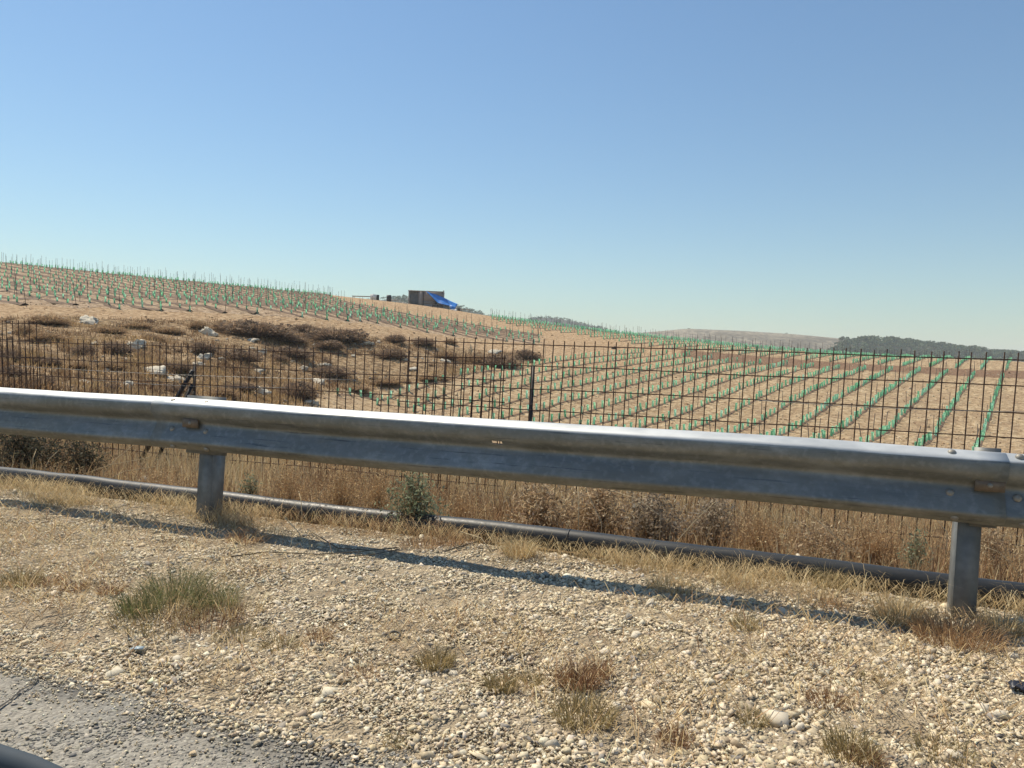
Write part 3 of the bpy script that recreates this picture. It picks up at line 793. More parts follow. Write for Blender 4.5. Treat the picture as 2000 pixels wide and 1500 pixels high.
    for ri, (blk, k, P) in enumerate(rows):
        n = len(P); keep = rng.uniform(0, 1, n) > (0.04 if blk != "left" else 0.14)
        px, py, dp = project(P + np.array([0, 0, 0.4]))
        vis = (py < rail_top(px) - 3) & (px > 5) & (px < 1995)
        for i in range(n):
            if keep[i]: T.append((dp[i], ri, i, vis[i]))
        first = 2 if blk != "left" else 0
        for i in range(n):
            if (i + k) % (5 if blk != "left" else 3) == 0 or i in (0, n - 1):
                pxs, pys, ds = project(P[i] + np.array([0.0, 0, 0.9]))
                v = (pys[0] < rail_top(pxs[0]) - 3) and 5 < pxs[0] < 1995
                Sx.append((dp[i], ri, i, v, i in (0, n - 1)))
    tint = lambda: None
    def pick(lst, n):
        vis_ = sorted([q for q in lst if q[3]], key=lambda q: q[0])
        return set((q[1], q[2]) for q in vis_[:n])
    T_ind = pick(T, 300); S_ind = pick(Sx, 300)
    lows = sorted(set(r[1] for r in rows if r[0] == "lower")); lefts = sorted(set(r[1] for r in rows if r[0] == "left"))
    accV = []; accQ = []; accC = []; na = 0
    cnt = {}
    def rowphrase(ri):
        blk, k, P = rows[ri]
        if blk == "lower": return ordw(k) + " lower vineyard row from the right"
        if blk == "left": return ordw(k - lefts[0]) + " row of the left hill vineyard"
        return ordw(k) + " row of the upper vineyard"
    for (dp, ri, i, v) in sorted(T, key=lambda q: (q[1], q[0])):
        Pp = rows[ri][2][i]; jx, jy = rng.normal(0, 0.05, 2)
        sc = rng.uniform(0.85, 1.12)
        if (ri, i) in T_ind:
            c = cnt.get(ri, 0); cnt[ri] = c + 1
            o = link("vine_guard", variants[rng.integers(0, 6)], None, (Pp[0] + jx, Pp[1] + jy, Pp[2]), (rng.normal(0, 0.06), rng.normal(0, 0.06), rng.uniform(0, 6)), (1, 1, sc))
            tag(o, "green vine guard, " + ordw(c) + " nearest in the " + rowphrase(ri), "vine guard", "green vine guards")
        else:
            a = rng.uniform(0, 6); ca, sa = math.cos(a), math.sin(a)
            V = TV.copy(); V[:, :2] = V[:, :2] @ np.array([[ca, sa], [-sa, ca]]); V[:, 2] *= sc
            V[:, 0] += V[:, 2] * rng.normal(0, 0.07); V[:, 1] += V[:, 2] * rng.normal(0, 0.07)
            accV.append(V + Pp + np.array([jx, jy, 0])); accQ.append(TQ + na); na += len(TV); accC.append(np.repeat(pal(1, GREENS, 0.1), len(TV), 0))
    o = link("distant_vine_guards", fmesh("distant_vine_guards", np.concatenate(accV), np.concatenate(accQ), M_TUBE, np.concatenate(accC), True))
    struct(o, "stuff", "hundreds of small green vine guards on the farther vineyard rows"); o["category"] = "vine guards"
    sv = []; sq = []; n5 = 0; m = MB(); cnt = {}
    for (dp, ri, i, v, endp) in sorted(Sx, key=lambda q: (q[1], q[0])):
        Pp = rows[ri][2][i] + np.array([rng.normal(0, 0.05), rng.normal(0, 0.05), 0])
        hgt = rng.uniform(1.35, 1.75) * (1.15 if rows[ri][0] == "left" else 1.0); lx, ly = rng.normal(0, 0.03, 2)
        if endp: ly += 0.0; lx += rng.choice([-0.12, 0.14])
        if (ri, i) in S_ind:
            c = cnt.get(ri, 0); cnt[ri] = c + 1
            o = link("vine_stake", stake_me, None, tuple(Pp), (ly, lx, 0), (1.15 if endp else 1, 1.15 if endp else 1, hgt))
            tag(o, "thin dark trellis stake, " + ordw(c) + " nearest in the " + rowphrase(ri), "stake", "dark trellis stakes")
        else:
            m.tube([Pp + np.array([0, 0, -0.1]), Pp + np.array([math.sin(lx) * hgt, -math.sin(ly) * hgt, hgt])], [0.026, 0.022], 4)
    o = link("distant_vine_stakes", m.mesh("distant_vine_stakes", M_STAKE)); struct(o, "stuff", "many thin dark trellis stakes on the farther vineyard rows"); o["category"] = "stakes"
    print("rows", len(rows), "tubes", len(T), "stakes", len(Sx))
make_vineyard()

# ------------------------------------------------------------------ boulders and shrubs on the rocky slope
def rock_mesh(name, seed, flat=0.6, sub=3, mat=None, cols=None):
    r = np.random.default_rng(seed)
    V, T = ICO_V.copy(), ICO_T.copy()
    for _ in range(sub - 1):
        e = {}; V = list(V); NTt = []
        def midp(a, b):
            kk = (min(a, b), max(a, b))
            if kk not in e:
                p = (np.array(V[a]) + np.array(V[b])) / 2; V.append(p / np.linalg.norm(p)); e[kk] = len(V) - 1
            return e[kk]
        for (a, b, c) in T:
            ab, bc, ca = midp(a, b), midp(b, c), midp(c, a); NTt += [(a, ab, ca), (b, bc, ab), (c, ca, bc), (ab, bc, ca)]
        T = np.array(NTt); V = np.array(V)
    V = np.array(V)
    # flat cut faces, then erosion noise
    for _ in range(16):
        nrm = r.normal(0, 1, 3); nrm /= np.linalg.norm(nrm); dcut = r.uniform(0.42, 0.85)
        s = V @ nrm; V = V - np.outer(np.maximum(s - dcut, 0), nrm)
    V = V * (1 + 0.10 * np.stack([vnoise(V[:, 0] * 3 + seed, V[:, 1] * 3 + V[:, 2] * 5, seed)] * 3, 1) + 0.05 * r.normal(0, 1, (len(V), 1)))
    V += 0.05 * r.normal(0, 1, V.shape); V[:, 2] *= flat
    C = np.array(cols if cols is not None else (0.68, 0.61, 0.48))[None] * (1 + 0.14 * vnoise(V[:, 0] * 4, V[:, 1] * 4 + V[:, 2] * 3, seed + 5))[:, None] * np.ones((len(V), 3))
    return fmesh(name, V, T, mat or M_BOULDER, np.clip(C, 0, 0.9))
def outcrop_mesh(name, seed, flat):
    """weathered outcrop: several angular blocks grown together, lowest ones nearly buried"""
    r = np.random.default_rng(seed); VV = []; TT = []; CC = []; n = 0
    for k in range(6):
        me = rock_mesh("tmp", seed * 7 + k, flat, 3)
        v = np.empty(len(me.vertices) * 3, np.float32); me.vertices.foreach_get("co", v); v = v.reshape(-1, 3)
        t_ = np.empty(len(me.polygons) * 3, np.int32); me.polygons.foreach_get("vertices", t_); t_ = t_.reshape(-1, 3)
        c = np.empty(len(v) * 4, np.float32); me.color_attributes["Col"].data.foreach_get("color", c); c = c.reshape(-1, 4)[:, :3]
        sc = r.uniform(0.3, 0.72); a = r.uniform(0, 6.28); q = 0 if k == 0 else r.uniform(0.35, 0.72)
        if k == 0: sc = 0.75
        ca, sa = math.cos(a * 2), math.sin(a * 2); v = v @ np.array([[ca, sa, 0], [-sa, ca, 0], [0, 0, 1]]) * sc
        v = v + np.array([math.cos(a) * q, math.sin(a) * q * 0.7, -0.06 * k * flat])
        VV.append(v); TT.append(t_ + n); CC.append(c * r.uniform(0.85, 1.08)); n += len(v); bpy.data.meshes.remove(me)
    return fmesh(name, np.concatenate(VV), np.concatenate(TT), M_BOULDER, np.clip(np.concatenate(CC), 0, 0.9))
ROCKS = [  # px, py, width px, label
    (168, 752, 40, "big weathered pale boulder showing just above the guardrail at left"),
    (248, 760, 44, "low cracked grey-white boulder right of the big left boulder"),
    (300, 728, 62, "large pale limestone outcrop left of the braced fence post"),
    (345, 745, 36, "smaller pale limestone slab below the large outcrop"),
    (68, 745, 16, "small round pale stone in yellow grass near the left edge"),
    (400, 700, 34, "pinkish pale boulder above the braced fence post"),
    (386, 712, 26, "white flat stone beside the braced fence post"),
    (508, 768, 44, "long pale flat boulder right of the left guardrail post"),
    (620, 748, 46, "pale pointed limestone mound in the middle of the slope"),
    (590, 752, 24, "flat pale stone at the left foot of the pointed mound"),
    (505, 728, 34, "pale rocky ledge slanting down among brown shrubs"),
    (592, 721, 22, "small whitish stone above the pointed mound"),
    (630, 714, 26, "small pale ledge stone right above the pointed mound"),
    (405, 653, 50, "long flat white slab high on the rocky slope"),
    (395, 641, 14, "round grey-white stone behind the long white slab"),
    (482, 637, 22, "pale rock within the big brown thicket"),
    (495, 667, 28, "white flat rock below the big brown thicket"),
    (512, 690, 24, "grey rock in the shade of a dark shrub"),
    (450, 702, 16, "small white stone left of the slanting ledge"),
    (95, 650, 14, "white pointed stone alone on the upper left slope"),
    (40, 697, 18, "pale stone beside dark shrubs at the left edge"),
    (15, 720, 16, "low whitish stone close to the left picture edge"),
    (185, 673, 22, "pale rounded boulder beside a dark hollow"),
    (265, 680, 50, "crumbled pale rock patch in the middle left slope"),
    (185, 707, 14, "thin flat stone left of the large outcrop"),
    (245, 705, 18, "narrow white stone above the large outcrop"),
    (285, 647, 14, "small pale stone on the bare upper slope"),
    (175, 632, 44, "scattered pale stone ledge under the dirt track at left"),
    (115, 625, 24, "grey stone heap at the edge of the dirt track"),
    (652, 674, 28, "whitish stones on the right upper slope"),
    (716, 672, 24, "pale flat stone behind the lone dark shrub"),
    (792, 704, 20, "white stone on the bare reddish slope"),
    (805, 722, 24, "pale stone group low on the reddish slope"),
    (872, 708, 22, "pale stone at the overlap of the fence panels"),
    (968, 690, 30, "pale stones beside dark scrub at the slope's right end"),
    (560, 683, 16, "half buried pale stone below the right thicket"),
    (605, 787, 30, "pale flat stone just over the guardrail by the sandy slope"),
    (740, 668, 12, "small pale stone near the dirt track"),
    (690, 695, 12, "small pale stone on the reddish bare slope"),
]
def make_rocks():
    vs = [outcrop_mesh("boulder", 100 + i, f) for i, f in enumerate((0.50, 0.62, 0.40, 0.55, 0.34, 0.66))]
    Q = hit([r[0] for r in ROCKS], [r[1] for r in ROCKS])
    for i, ((px, py, w, lab), p) in enumerate(zip(ROCKS, Q)):
        d = (p - CAM) @ FW; s = w / F_PX * d / 2 * 1.15
        o = link("boulder", vs[i % 6], None, (p[0], p[1], p[2] + s * 0.16), None, None)
        lean = Matrix.Rotation(rng.uniform(0.25, 0.6), 4, Vector((R0[0], R0[1], 0)))
        o.matrix_world = Matrix.Translation(o.location) @ lean @ Matrix.Rotation(rng.uniform(-0.6, 0.6), 4, 'Z') @ Matrix.Diagonal((s, s * rng.uniform(0.6, 0.9), s * rng.uniform(0.7, 1.0), 1))
        tag(o, lab, "rock", "pale rocks on the slope")
    # rubble too small to single out
    n = 1500; px = rng.uniform(-150, 900, n); py = rng.uniform(625, 800, n); m = inpoly(px, py, POLY_HILL)
    px, py = px[m], py[m]; k = vnoise(px / 60, py / 18, 61) > 0.05; px, py = px[k][:420], py[k][:420]
    Pp = hit(px, py); d = (Pp - CAM) @ FW
    r = np.exp(rng.normal(math.log(2.6), 0.5, len(Pp))) / F_PX * d
    V, T, C = stones(Pp, r, pal(len(Pp), [(0.55, 0.49, 0.39), (0.48, 0.42, 0.33)], 0.12), 0.5)
    o = link("slope_rubble", fmesh("slope_rubble", V, T, M_BOULDER, C)); struct(o, "stuff", "small pale rubble strewn over the rocky slope"); o["category"] = "rubble"
make_rocks()

def shrub_mesh(name, seed, n=900, cols=BROWN, rx=1.0, rz=0.7, leaf=0.05, twig=0.5, mat=None, lumps=6):
    """twiggy dome: thin branches from the base, and small faces in clumps through the crown"""
    global rng
    keep = rng; rng = np.random.default_rng(seed)
    A = Acc()
    nt = int(n * twig)
    az = rng.uniform(0, 2 * math.pi, nt); el = np.arccos(rng.uniform(0.05, 1, nt)); L = rng.uniform(0.55, 1.02, nt)
    lump = 1 + 0.22 * np.sin(az * 3 + seed) + 0.16 * np.sin(az * 5 + 2 * seed)
    base = np.stack([np.cos(az) * rng.uniform(0, 0.35, nt) * rx, np.sin(az) * rng.uniform(0, 0.35, nt) * rx, np.zeros(nt) - 0.05], 1)
    tip = np.stack([np.cos(az) * np.sin(el) * rx * lump, np.sin(az) * np.sin(el) * rx * lump, np.cos(el) * rz * (0.85 + 0.25 * lump)], 1) * L[:, None]
    s = np.stack([-np.sin(az), np.cos(az), rng.normal(0, 0.3, nt)], 1) * (0.012 + 0.010 * rng.uniform(0, 1, (nt, 1)))
    V = np.stack([base - s, base + s, tip + rng.normal(0, 0.02, (nt, 3))], 1).reshape(-1, 3)
    A.add(V, np.arange(nt * 3).reshape(-1, 3), np.repeat(pal(nt, cols, 0.22), 3, 0))
    nl = n - nt
    cen = []
    for _ in range(lumps):
        a = rng.uniform(0, 2 * math.pi); q = rng.uniform(0.2, 0.85); cen.append((math.cos(a) * rx * 0.72 * q, math.sin(a) * rx * 0.72 * q, rz * rng.uniform(0.18, 0.62)))
    cen = np.array(cen); c = cen[rng.integers(0, lumps, nl)]
    d = rng.normal(0, 1, (nl, 3)); d /= np.linalg.norm(d, axis=1)[:, None]
    p = c + d * rng.uniform(0.5, 1, (nl, 1)) ** 0.5 * np.array([rx * 0.40, rx * 0.40, rz * 0.36]); p[:, 2] = np.abs(p[:, 2])
    a1 = rng.normal(0, 1, (nl, 3)); a1 /= np.linalg.norm(a1, axis=1)[:, None]; a2 = rng.normal(0, 1, (nl, 3)); a2 /= np.linalg.norm(a2, axis=1)[:, None]
    q = leaf * rng.uniform(0.5, 1.4, (nl, 1))
    V = np.stack([p - a1 * q, p + a1 * q, p + a2 * q * 1.6], 1).reshape(-1, 3)
    A.add(V, np.arange(nl * 3).reshape(-1, 3), np.repeat(pal(nl, cols, 0.22), 3, 0))
    rng = keep
    return A.mesh(name, mat or M_SHRUB)
DARKB = [(0.23, 0.16, 0.11), (0.30, 0.21, 0.14), (0.17, 0.125, 0.09), (0.37, 0.26, 0.17)]
DUN = [(0.34, 0.225, 0.13), (0.42, 0.29, 0.165), (0.27, 0.175, 0.105), (0.48, 0.35, 0.20)]
SHRUBS = [  # px, py (foot), width px, height px, tone, label
    (505, 655, 120, 40, 0, "widest dense brown thicket below the dirt track"),
    (655, 665, 105, 38, 0, "broad dark brown thicket right of the widest one"),
    (600, 648, 50, 20, 0, "brown shrub bridging the two broad thickets"),
    (640, 680, 60, 22, 0, "dark low scrub under the right broad thicket"),
    (570, 668, 60, 22, 0, "dark scrub under the gap between the broad thickets"),
    (770, 668, 48, 22, 0, "round brown shrub by the track, right of the thickets"),
    (825, 674, 55, 20, 0, "long brown shrub at the track bend"),
    (760, 700, 62, 26, 0, "lone dark shrub above the bare reddish slope"),
    (572, 697, 70, 28, 0, "dark rounded shrub in the middle of the slope"),
    (545, 705, 36, 18, 0, "small dark shrub left of the rounded middle shrub"),
    (640, 735, 80, 28, 0, "dark shrub shading the pointed limestone mound"),
    (575, 780, 72, 48, 0, "tall dark shrub left of the sandy slope, above the rail"),
    (470, 705, 70, 32, 0, "dark shrub above the slanting pale ledge"),
    (470, 762, 60, 22, 0, "dark shrub over the long flat boulder"),
    (435, 775, 60, 26, 1, "dun shrub right behind the left guardrail post"),
    (400, 688, 50, 26, 0, "dark shrub above the pinkish boulder"),
    (345, 768, 60, 26, 0, "dark shrub at the foot of the braced fence post"),
    (350, 725, 50, 26, 0, "dark shrub behind the braced fence post"),
    (385, 640, 40, 20, 1, "grey-green shrub behind the long white slab"),
    (330, 650, 60, 18, 1, "dun shrub on the upper slope left of the white slab"),
    (425, 645, 34, 18, 1, "dun shrub just right of the long white slab"),
    (230, 688, 60, 30, 0, "dark bush in the hollow of the middle left slope"),
    (165, 690, 44, 24, 0, "dark bush left of the pale rounded boulder"),
    (90, 665, 70, 26, 1, "dun bush on the upper left slope"),
    (50, 655, 50, 32, 1, "pale olive bush at the edge of the left track"),
    (100, 632, 90, 26, 1, "wide olive-brown bush beside the dirt track at left"),
    (20, 705, 50, 34, 0, "black-green bush at the left picture edge"),
    (25, 735, 60, 26, 0, "lower black-green bush at the left picture edge"),
    (90, 758, 40, 34, 0, "small dark bush left of the big weathered boulder"),
    (215, 765, 44, 24, 0, "dark bush between the big boulder and the cracked boulder"),
    (90, 712, 60, 22, 0, "dark scrub in the middle of the left slope"),
    (155, 718, 44, 18, 1, "dun scrub above the big weathered boulder"),
    (225, 720, 44, 18, 1, "dun scrub above the cracked boulder"),
    (215, 650, 60, 20, 1, "rust-brown scrub under the pale stone ledge"),
    (300, 665, 50, 18, 1, "rust-brown scrub below the dun upper shrub"),
    (270, 640, 60, 16, 1, "low dun scrub at the track edge"),
    (985, 716, 70, 34, 0, "dark scrub at the right tip of the rocky slope"),
    (930, 708, 70, 26, 1, "dun scrub behind the pale branched weed"),
    (1030, 700, 50, 24, 0, "dark scrub patch right behind the lone fence post top"),
    (880, 672, 26, 16, 1, "round dun bush at the track corner"),
    (870, 700, 60, 22, 1, "dun scrub left of the pale branched weed"),
    (700, 762, 60, 14, 1, "low dry grass tuft at the edge of the sandy slope"),
    (760, 750, 70, 14, 1, "dry tussock bank above the sandy slope"),
    (845, 742, 60, 14, 1, "dry tussock bank beside the first vineyard row"),
]
def make_shrubs():
    vs = [[shrub_mesh("brown_shrub", 200 + i, 2600, DARKB, leaf=0.050, twig=0.45, lumps=9) for i in range(4)], [shrub_mesh("brown_shrub", 220 + i, 2200, DUN, leaf=0.045, twig=0.55, lumps=9) for i in range(4)]]
    Q = hit([r[0] for r in SHRUBS], [r[1] for r in SHRUBS])
    for i, ((px, py, w, h, tone, lab), p) in enumerate(zip(SHRUBS, Q)):
        d = (p - CAM) @ FW; s = w / F_PX * d / 2; hz = h / F_PX * d / 0.75
        o = link("brown_shrub", vs[tone][i % 4], None, tuple(p), (0, 0, rng.uniform(0, 6)), (s * 1.5, s * 1.2, hz * 0.88))
        tag(o, lab, "shrub", "shrubs on the rocky slope")
    # dead branched weed, pale
    p = hit1(920, 700); m = MB(); r = random.Random(4); M = mat_plain("dead_stalk", (0.45, 0.36, 0.23, 1), 0.8, 0.2, 5)
    d = (p - CAM) @ FW; u = d / F_PX
    m.tube([(0, 0, -0.1), (0.02, 0, 12 * u), (0, 0, 22 * u)], [0.07, 0.05, 0.04], 5)
    for k in range(9):
        a = r.uniform(-1, 1) * 14 * u; z0 = r.uniform(6, 16) * u
        m.tube([(0, 0, z0), (a * 0.5, r.uniform(-.3, .3), z0 + 7 * u), (a, r.uniform(-.4, .4), z0 + r.uniform(12, 22) * u)], [0.04, 0.03, 0.012], 4)
    tag(link("dead_weed", m.mesh("dead_weed", M), None, tuple(p)), "pale dead branched weed where two fence panels overlap", "weed")
make_shrubs()

# grass cover of the slope: short dry tufts, uncountable
DUN = DUN
def make_slope_grass():
    n = 30000; px = rng.uniform(-250, 1060, n); py = rng.uniform(615, 835, n); m = inpoly(px, py, POLY_HILL)
    px, py = px[m], py[m]
    k = (vnoise(px / 70, py / 20, 71) + 0.6 * vnoise(px / 22, py / 7, 72) + rng.normal(0, 0.4, len(px))) > -0.25
    bare = inpoly(px, py, [(640, 690), (760, 695), (850, 720), (830, 745), (660, 735)])
    k &= ~(bare & (rng.uniform(0, 1, len(px)) > 0.25))
    px, py = px[k], py[k]
    # coarse hit grid for speed
    gxp = np.arange(-260, 1080, 20.0); gyp = np.arange(612, 842, 6.0)
    A, B = np.meshgrid(gxp, gyp); HP = hit(A.ravel(), B.ravel()); Dg = ((HP - CAM) @ FW).reshape(A.shape)
    fx = (px + 260) / 20; fy = (py - 612) / 6; i = np.clip(fx.astype(int), 0, len(gxp) - 2); j = np.clip(fy.astype(int), 0, len(gyp) - 2); fx -= i; fy -= j
    D = (Dg[j, i] * (1 - fx) + Dg[j, i + 1] * fx) * (1 - fy) + (Dg[j + 1, i] * (1 - fx) + Dg[j + 1, i + 1] * fx) * fy
    v = FW[None] + ((px - 1000) / F_PX)[:, None] * RC[None] - ((py - 750) / F_PX)[:, None] * UC[None]
    P0 = CAM[None] + v * D[:, None]
    A2 = Acc(); 
    for rep in range(4):
        P2 = P0.copy(); P2[:, :2] += rng.normal(0, 0.3, (len(P0), 2)); P2[:, 2] = H(P2[:, 0], P2[:, 1]) - 0.02
        n = len(P2); tone = 1.3 * vnoise(P2[:, 0] * 0.22, P2[:, 1] * 0.22, 73) + 0.6 * vnoise(P2[:, 0] * 0.7, P2[:, 1] * 0.7, 74) + rng.normal(0, 0.25, n)
        C = np.where((tone > 0.25)[:, None], pal(n, [(0.46, 0.31, 0.15), (0.54, 0.38, 0.19), (0.38, 0.25, 0.12)]), np.where((tone > -0.3)[:, None], pal(n, DUN), pal(n, BROWN)))
        V, T, CC = blades(P2, rng.uniform(0.14, 0.46, n), rng.uniform(0.012, 0.030, n), rng.uniform(0, 6.28, n), rng.uniform(0.1, 0.9, n), C)
        A2.add(V, T, CC)
    o = link("slope_grass", A2.mesh("slope_grass", M_GRASS)); struct(o, "stuff", "dry brown grass covering the rocky slope"); o["category"] = "grass"
make_slope_grass()

# ------------------------------------------------------------------ roadside vegetation
def strip(n, y0, y1, pad=0.8):
    y = rng.uniform(y0, y1, n); x = rng.uniform(-1.42 * y - pad, 0.32 * y + pad); return x, y
def make_roadside_grass():
    # brown standing grass between the pipe and beyond the fence
    A = Acc()
    x, y = strip(64000, 4.28, 12.5)
    clump = vnoise(x * 1.4, y * 1.4, 81) + 0.7 * vnoise(x * 4.1, y * 4.1, 82)
    left = 1 - _sm(-5.0, -1.0, x / np.maximum(y, 1) * 6)
    k = (clump + rng.normal(0, 0.5, len(x)) > -0.55); x, y, clump = x[k], y[k], clump[k]; n = len(x)
    tone = vnoise(x * 0.8, y * 0.8, 83) + rng.normal(0, 0.4, n)
    near = 1 - _sm(4.3, 5.6, y)
    C = np.where((tone > 0.02)[:, None], pal(n, STRAW), np.where((tone > -0.55)[:, None], pal(n, RUST), pal(n, BROWN)))
    h = rng.uniform(0.06, 0.36, n) * (1 + 0.55 * clump) * (0.45 + 0.55 * (1 - near)); h = np.clip(h, 0.03, 0.50)
    P = np.stack([x, y, H(x, y) - 0.01], 1)
    A.add(*blades(P, h, rng.uniform(0.0016, 0.0042, n), rng.uniform(0, 6.28, n), rng.uniform(0.05, 0.9, n), C))
    # seed heads: pale specks on the tops
    s = rng.uniform(0, 1, n) < 0.34; Ps = P[s] + np.stack([rng.normal(0, 0.04, s.sum()), rng.normal(0, 0.04, s.sum()), h[s] * rng.uniform(0.75, 1.1, s.sum())], 1)
    m = len(Ps); a = rng.normal(0, 1, (m, 3)); a /= np.linalg.norm(a, axis=1)[:, None]; b = rng.normal(0, 1, (m, 3)); b /= np.linalg.norm(b, axis=1)[:, None]
    q = rng.uniform(0.004, 0.011, (m, 1)); V = np.stack([Ps - a * q * 0.5, Ps + a * q * 0.5, Ps + b * q * 1.4], 1).reshape(-1, 3)
    A.add(V, np.arange(3 * m).reshape(-1, 3), np.repeat(pal(m, [(0.62, 0.50, 0.31), (0.52, 0.38, 0.20)]), 3, 0))
    o = link("verge_grass", A.mesh("verge_grass", M_GRASS)); struct(o, "stuff", "brown and straw coloured grass between pipe and fence"); o["category"] = "grass"
    # low straw in front of the pipe
    A = Acc()
    x, y = strip(60000, 3.62, 4.20, 0.6)
    dens = 0.16 + 0.42 * _sm(3.72, 4.0, y + 0.10 * vnoise(x * 2, y * 2, 84)) + 0.55 * vnoise(x * 1.6, y * 4, 85) + 0.35 * vnoise(x * 5, y * 7, 89)
    k = rng.uniform(0, 1, len(x)) < dens * _sm(3.62, 3.84, y + 0.12 * vnoise(x * 1.7, x * 0, 86)); x, y = x[k], y[k]; n = len(x)
    rust = _sm(-3.4, -2.6, x) * (1 - _sm(-1.9, -1.2, x)) * 0.5
    C = np.where((rng.uniform(0, 1, n) < rust)[:, None], pal(n, RUST), pal(n, STRAW))
    lay = rng.uniform(0, 1, n) < 0.55
    edge_ = 1 - 0.55 * _sm(3.9, 4.15, y); h = np.where(lay, rng.uniform(0.06, 0.24, n), rng.uniform(0.02, 0.10, n)) * edge_; lean = np.where(lay, rng.uniform(0.9, 1.5, n), rng.uniform(0.1, 0.8, n))
    P = np.stack([x, y, H(x, y) + np.where(lay, rng.uniform(0.0, 0.045, n), -0.005)], 1)
    A.add(*blades(P, h, rng.uniform(0.0006, 0.0015, n), rng.uniform(0, 6.28, n), lean, C))
    o = link("straw_strip", A.mesh("straw_strip", M_GRASS)); struct(o, "stuff", "low tangled yellow straw in front of the black pipe"); o["category"] = "straw"
    # straw litter over the gravel
    A = Acc()
    x, y = strip(19000, 1.75, 3.8, 0.5)
    k = vnoise(x * 1.1, y * 1.1, 87) + 0.5 * vnoise(x * 3, y * 3, 88) + rng.normal(0, 0.3, len(x)) > 0.12; x, y = x[k], y[k]; n = len(x)
    P = np.stack([x, y, H(x, y) + rng.uniform(0.008, 0.022, n)], 1)
    C = np.where((rng.uniform(0, 1, n) < 0.3)[:, None], pal(n, RUST), pal(n, STRAW))
    A.add(*blades(P, rng.uniform(0.02, 0.15, n), rng.uniform(0.0009, 0.0021, n), rng.uniform(0, 6.28, n), rng.uniform(1.15, 1.55, n), C))
    o = link("straw_litter", A.mesh("straw_litter", M_GRASS)); struct(o, "stuff", "loose dead straw scattered over the gravel"); o["category"] = "straw"
make_roadside_grass()

def tuft_mesh(name, seed, n, r, h, cols, lean=0.7, w=0.002, stray=0.15):
    global rng
    keep = rng; rng = np.random.default_rng(seed)
    a = rng.uniform(0, 6.28, n); q = r * np.sqrt(rng.uniform(0, 1, n)) * 0.6
    P = np.stack([np.cos(a) * q, np.sin(a) * q, np.full(n, -0.01)], 1)
    ln = np.clip(q / r * 1.3 * lean + rng.uniform(0, lean * 0.7, n), 0, 1.45)
    hh = h * rng.uniform(0.45, 1.05, n)
    A = Acc(); A.add(*blades(P, hh, w * rng.uniform(0.6, 1.3, n), a + rng.normal(0, 0.6, n), ln, pal(n, cols)))
    rng = keep
    return A.mesh(name, M_GRASS)
GREENG = [(0.17, 0.19, 0.075), (0.22, 0.23, 0.10), (0.12, 0.14, 0.06), (0.34, 0.29, 0.14), (0.14, 0.17, 0.07)]
OLIVE = [(0.28, 0.23, 0.11), (0.42, 0.32, 0.16), (0.21, 0.175, 0.085), (0.50, 0.39, 0.20)]
REDB = [(0.25, 0.135, 0.075), (0.34, 0.19, 0.10), (0.18, 0.095, 0.055), (0.44, 0.31, 0.17)]
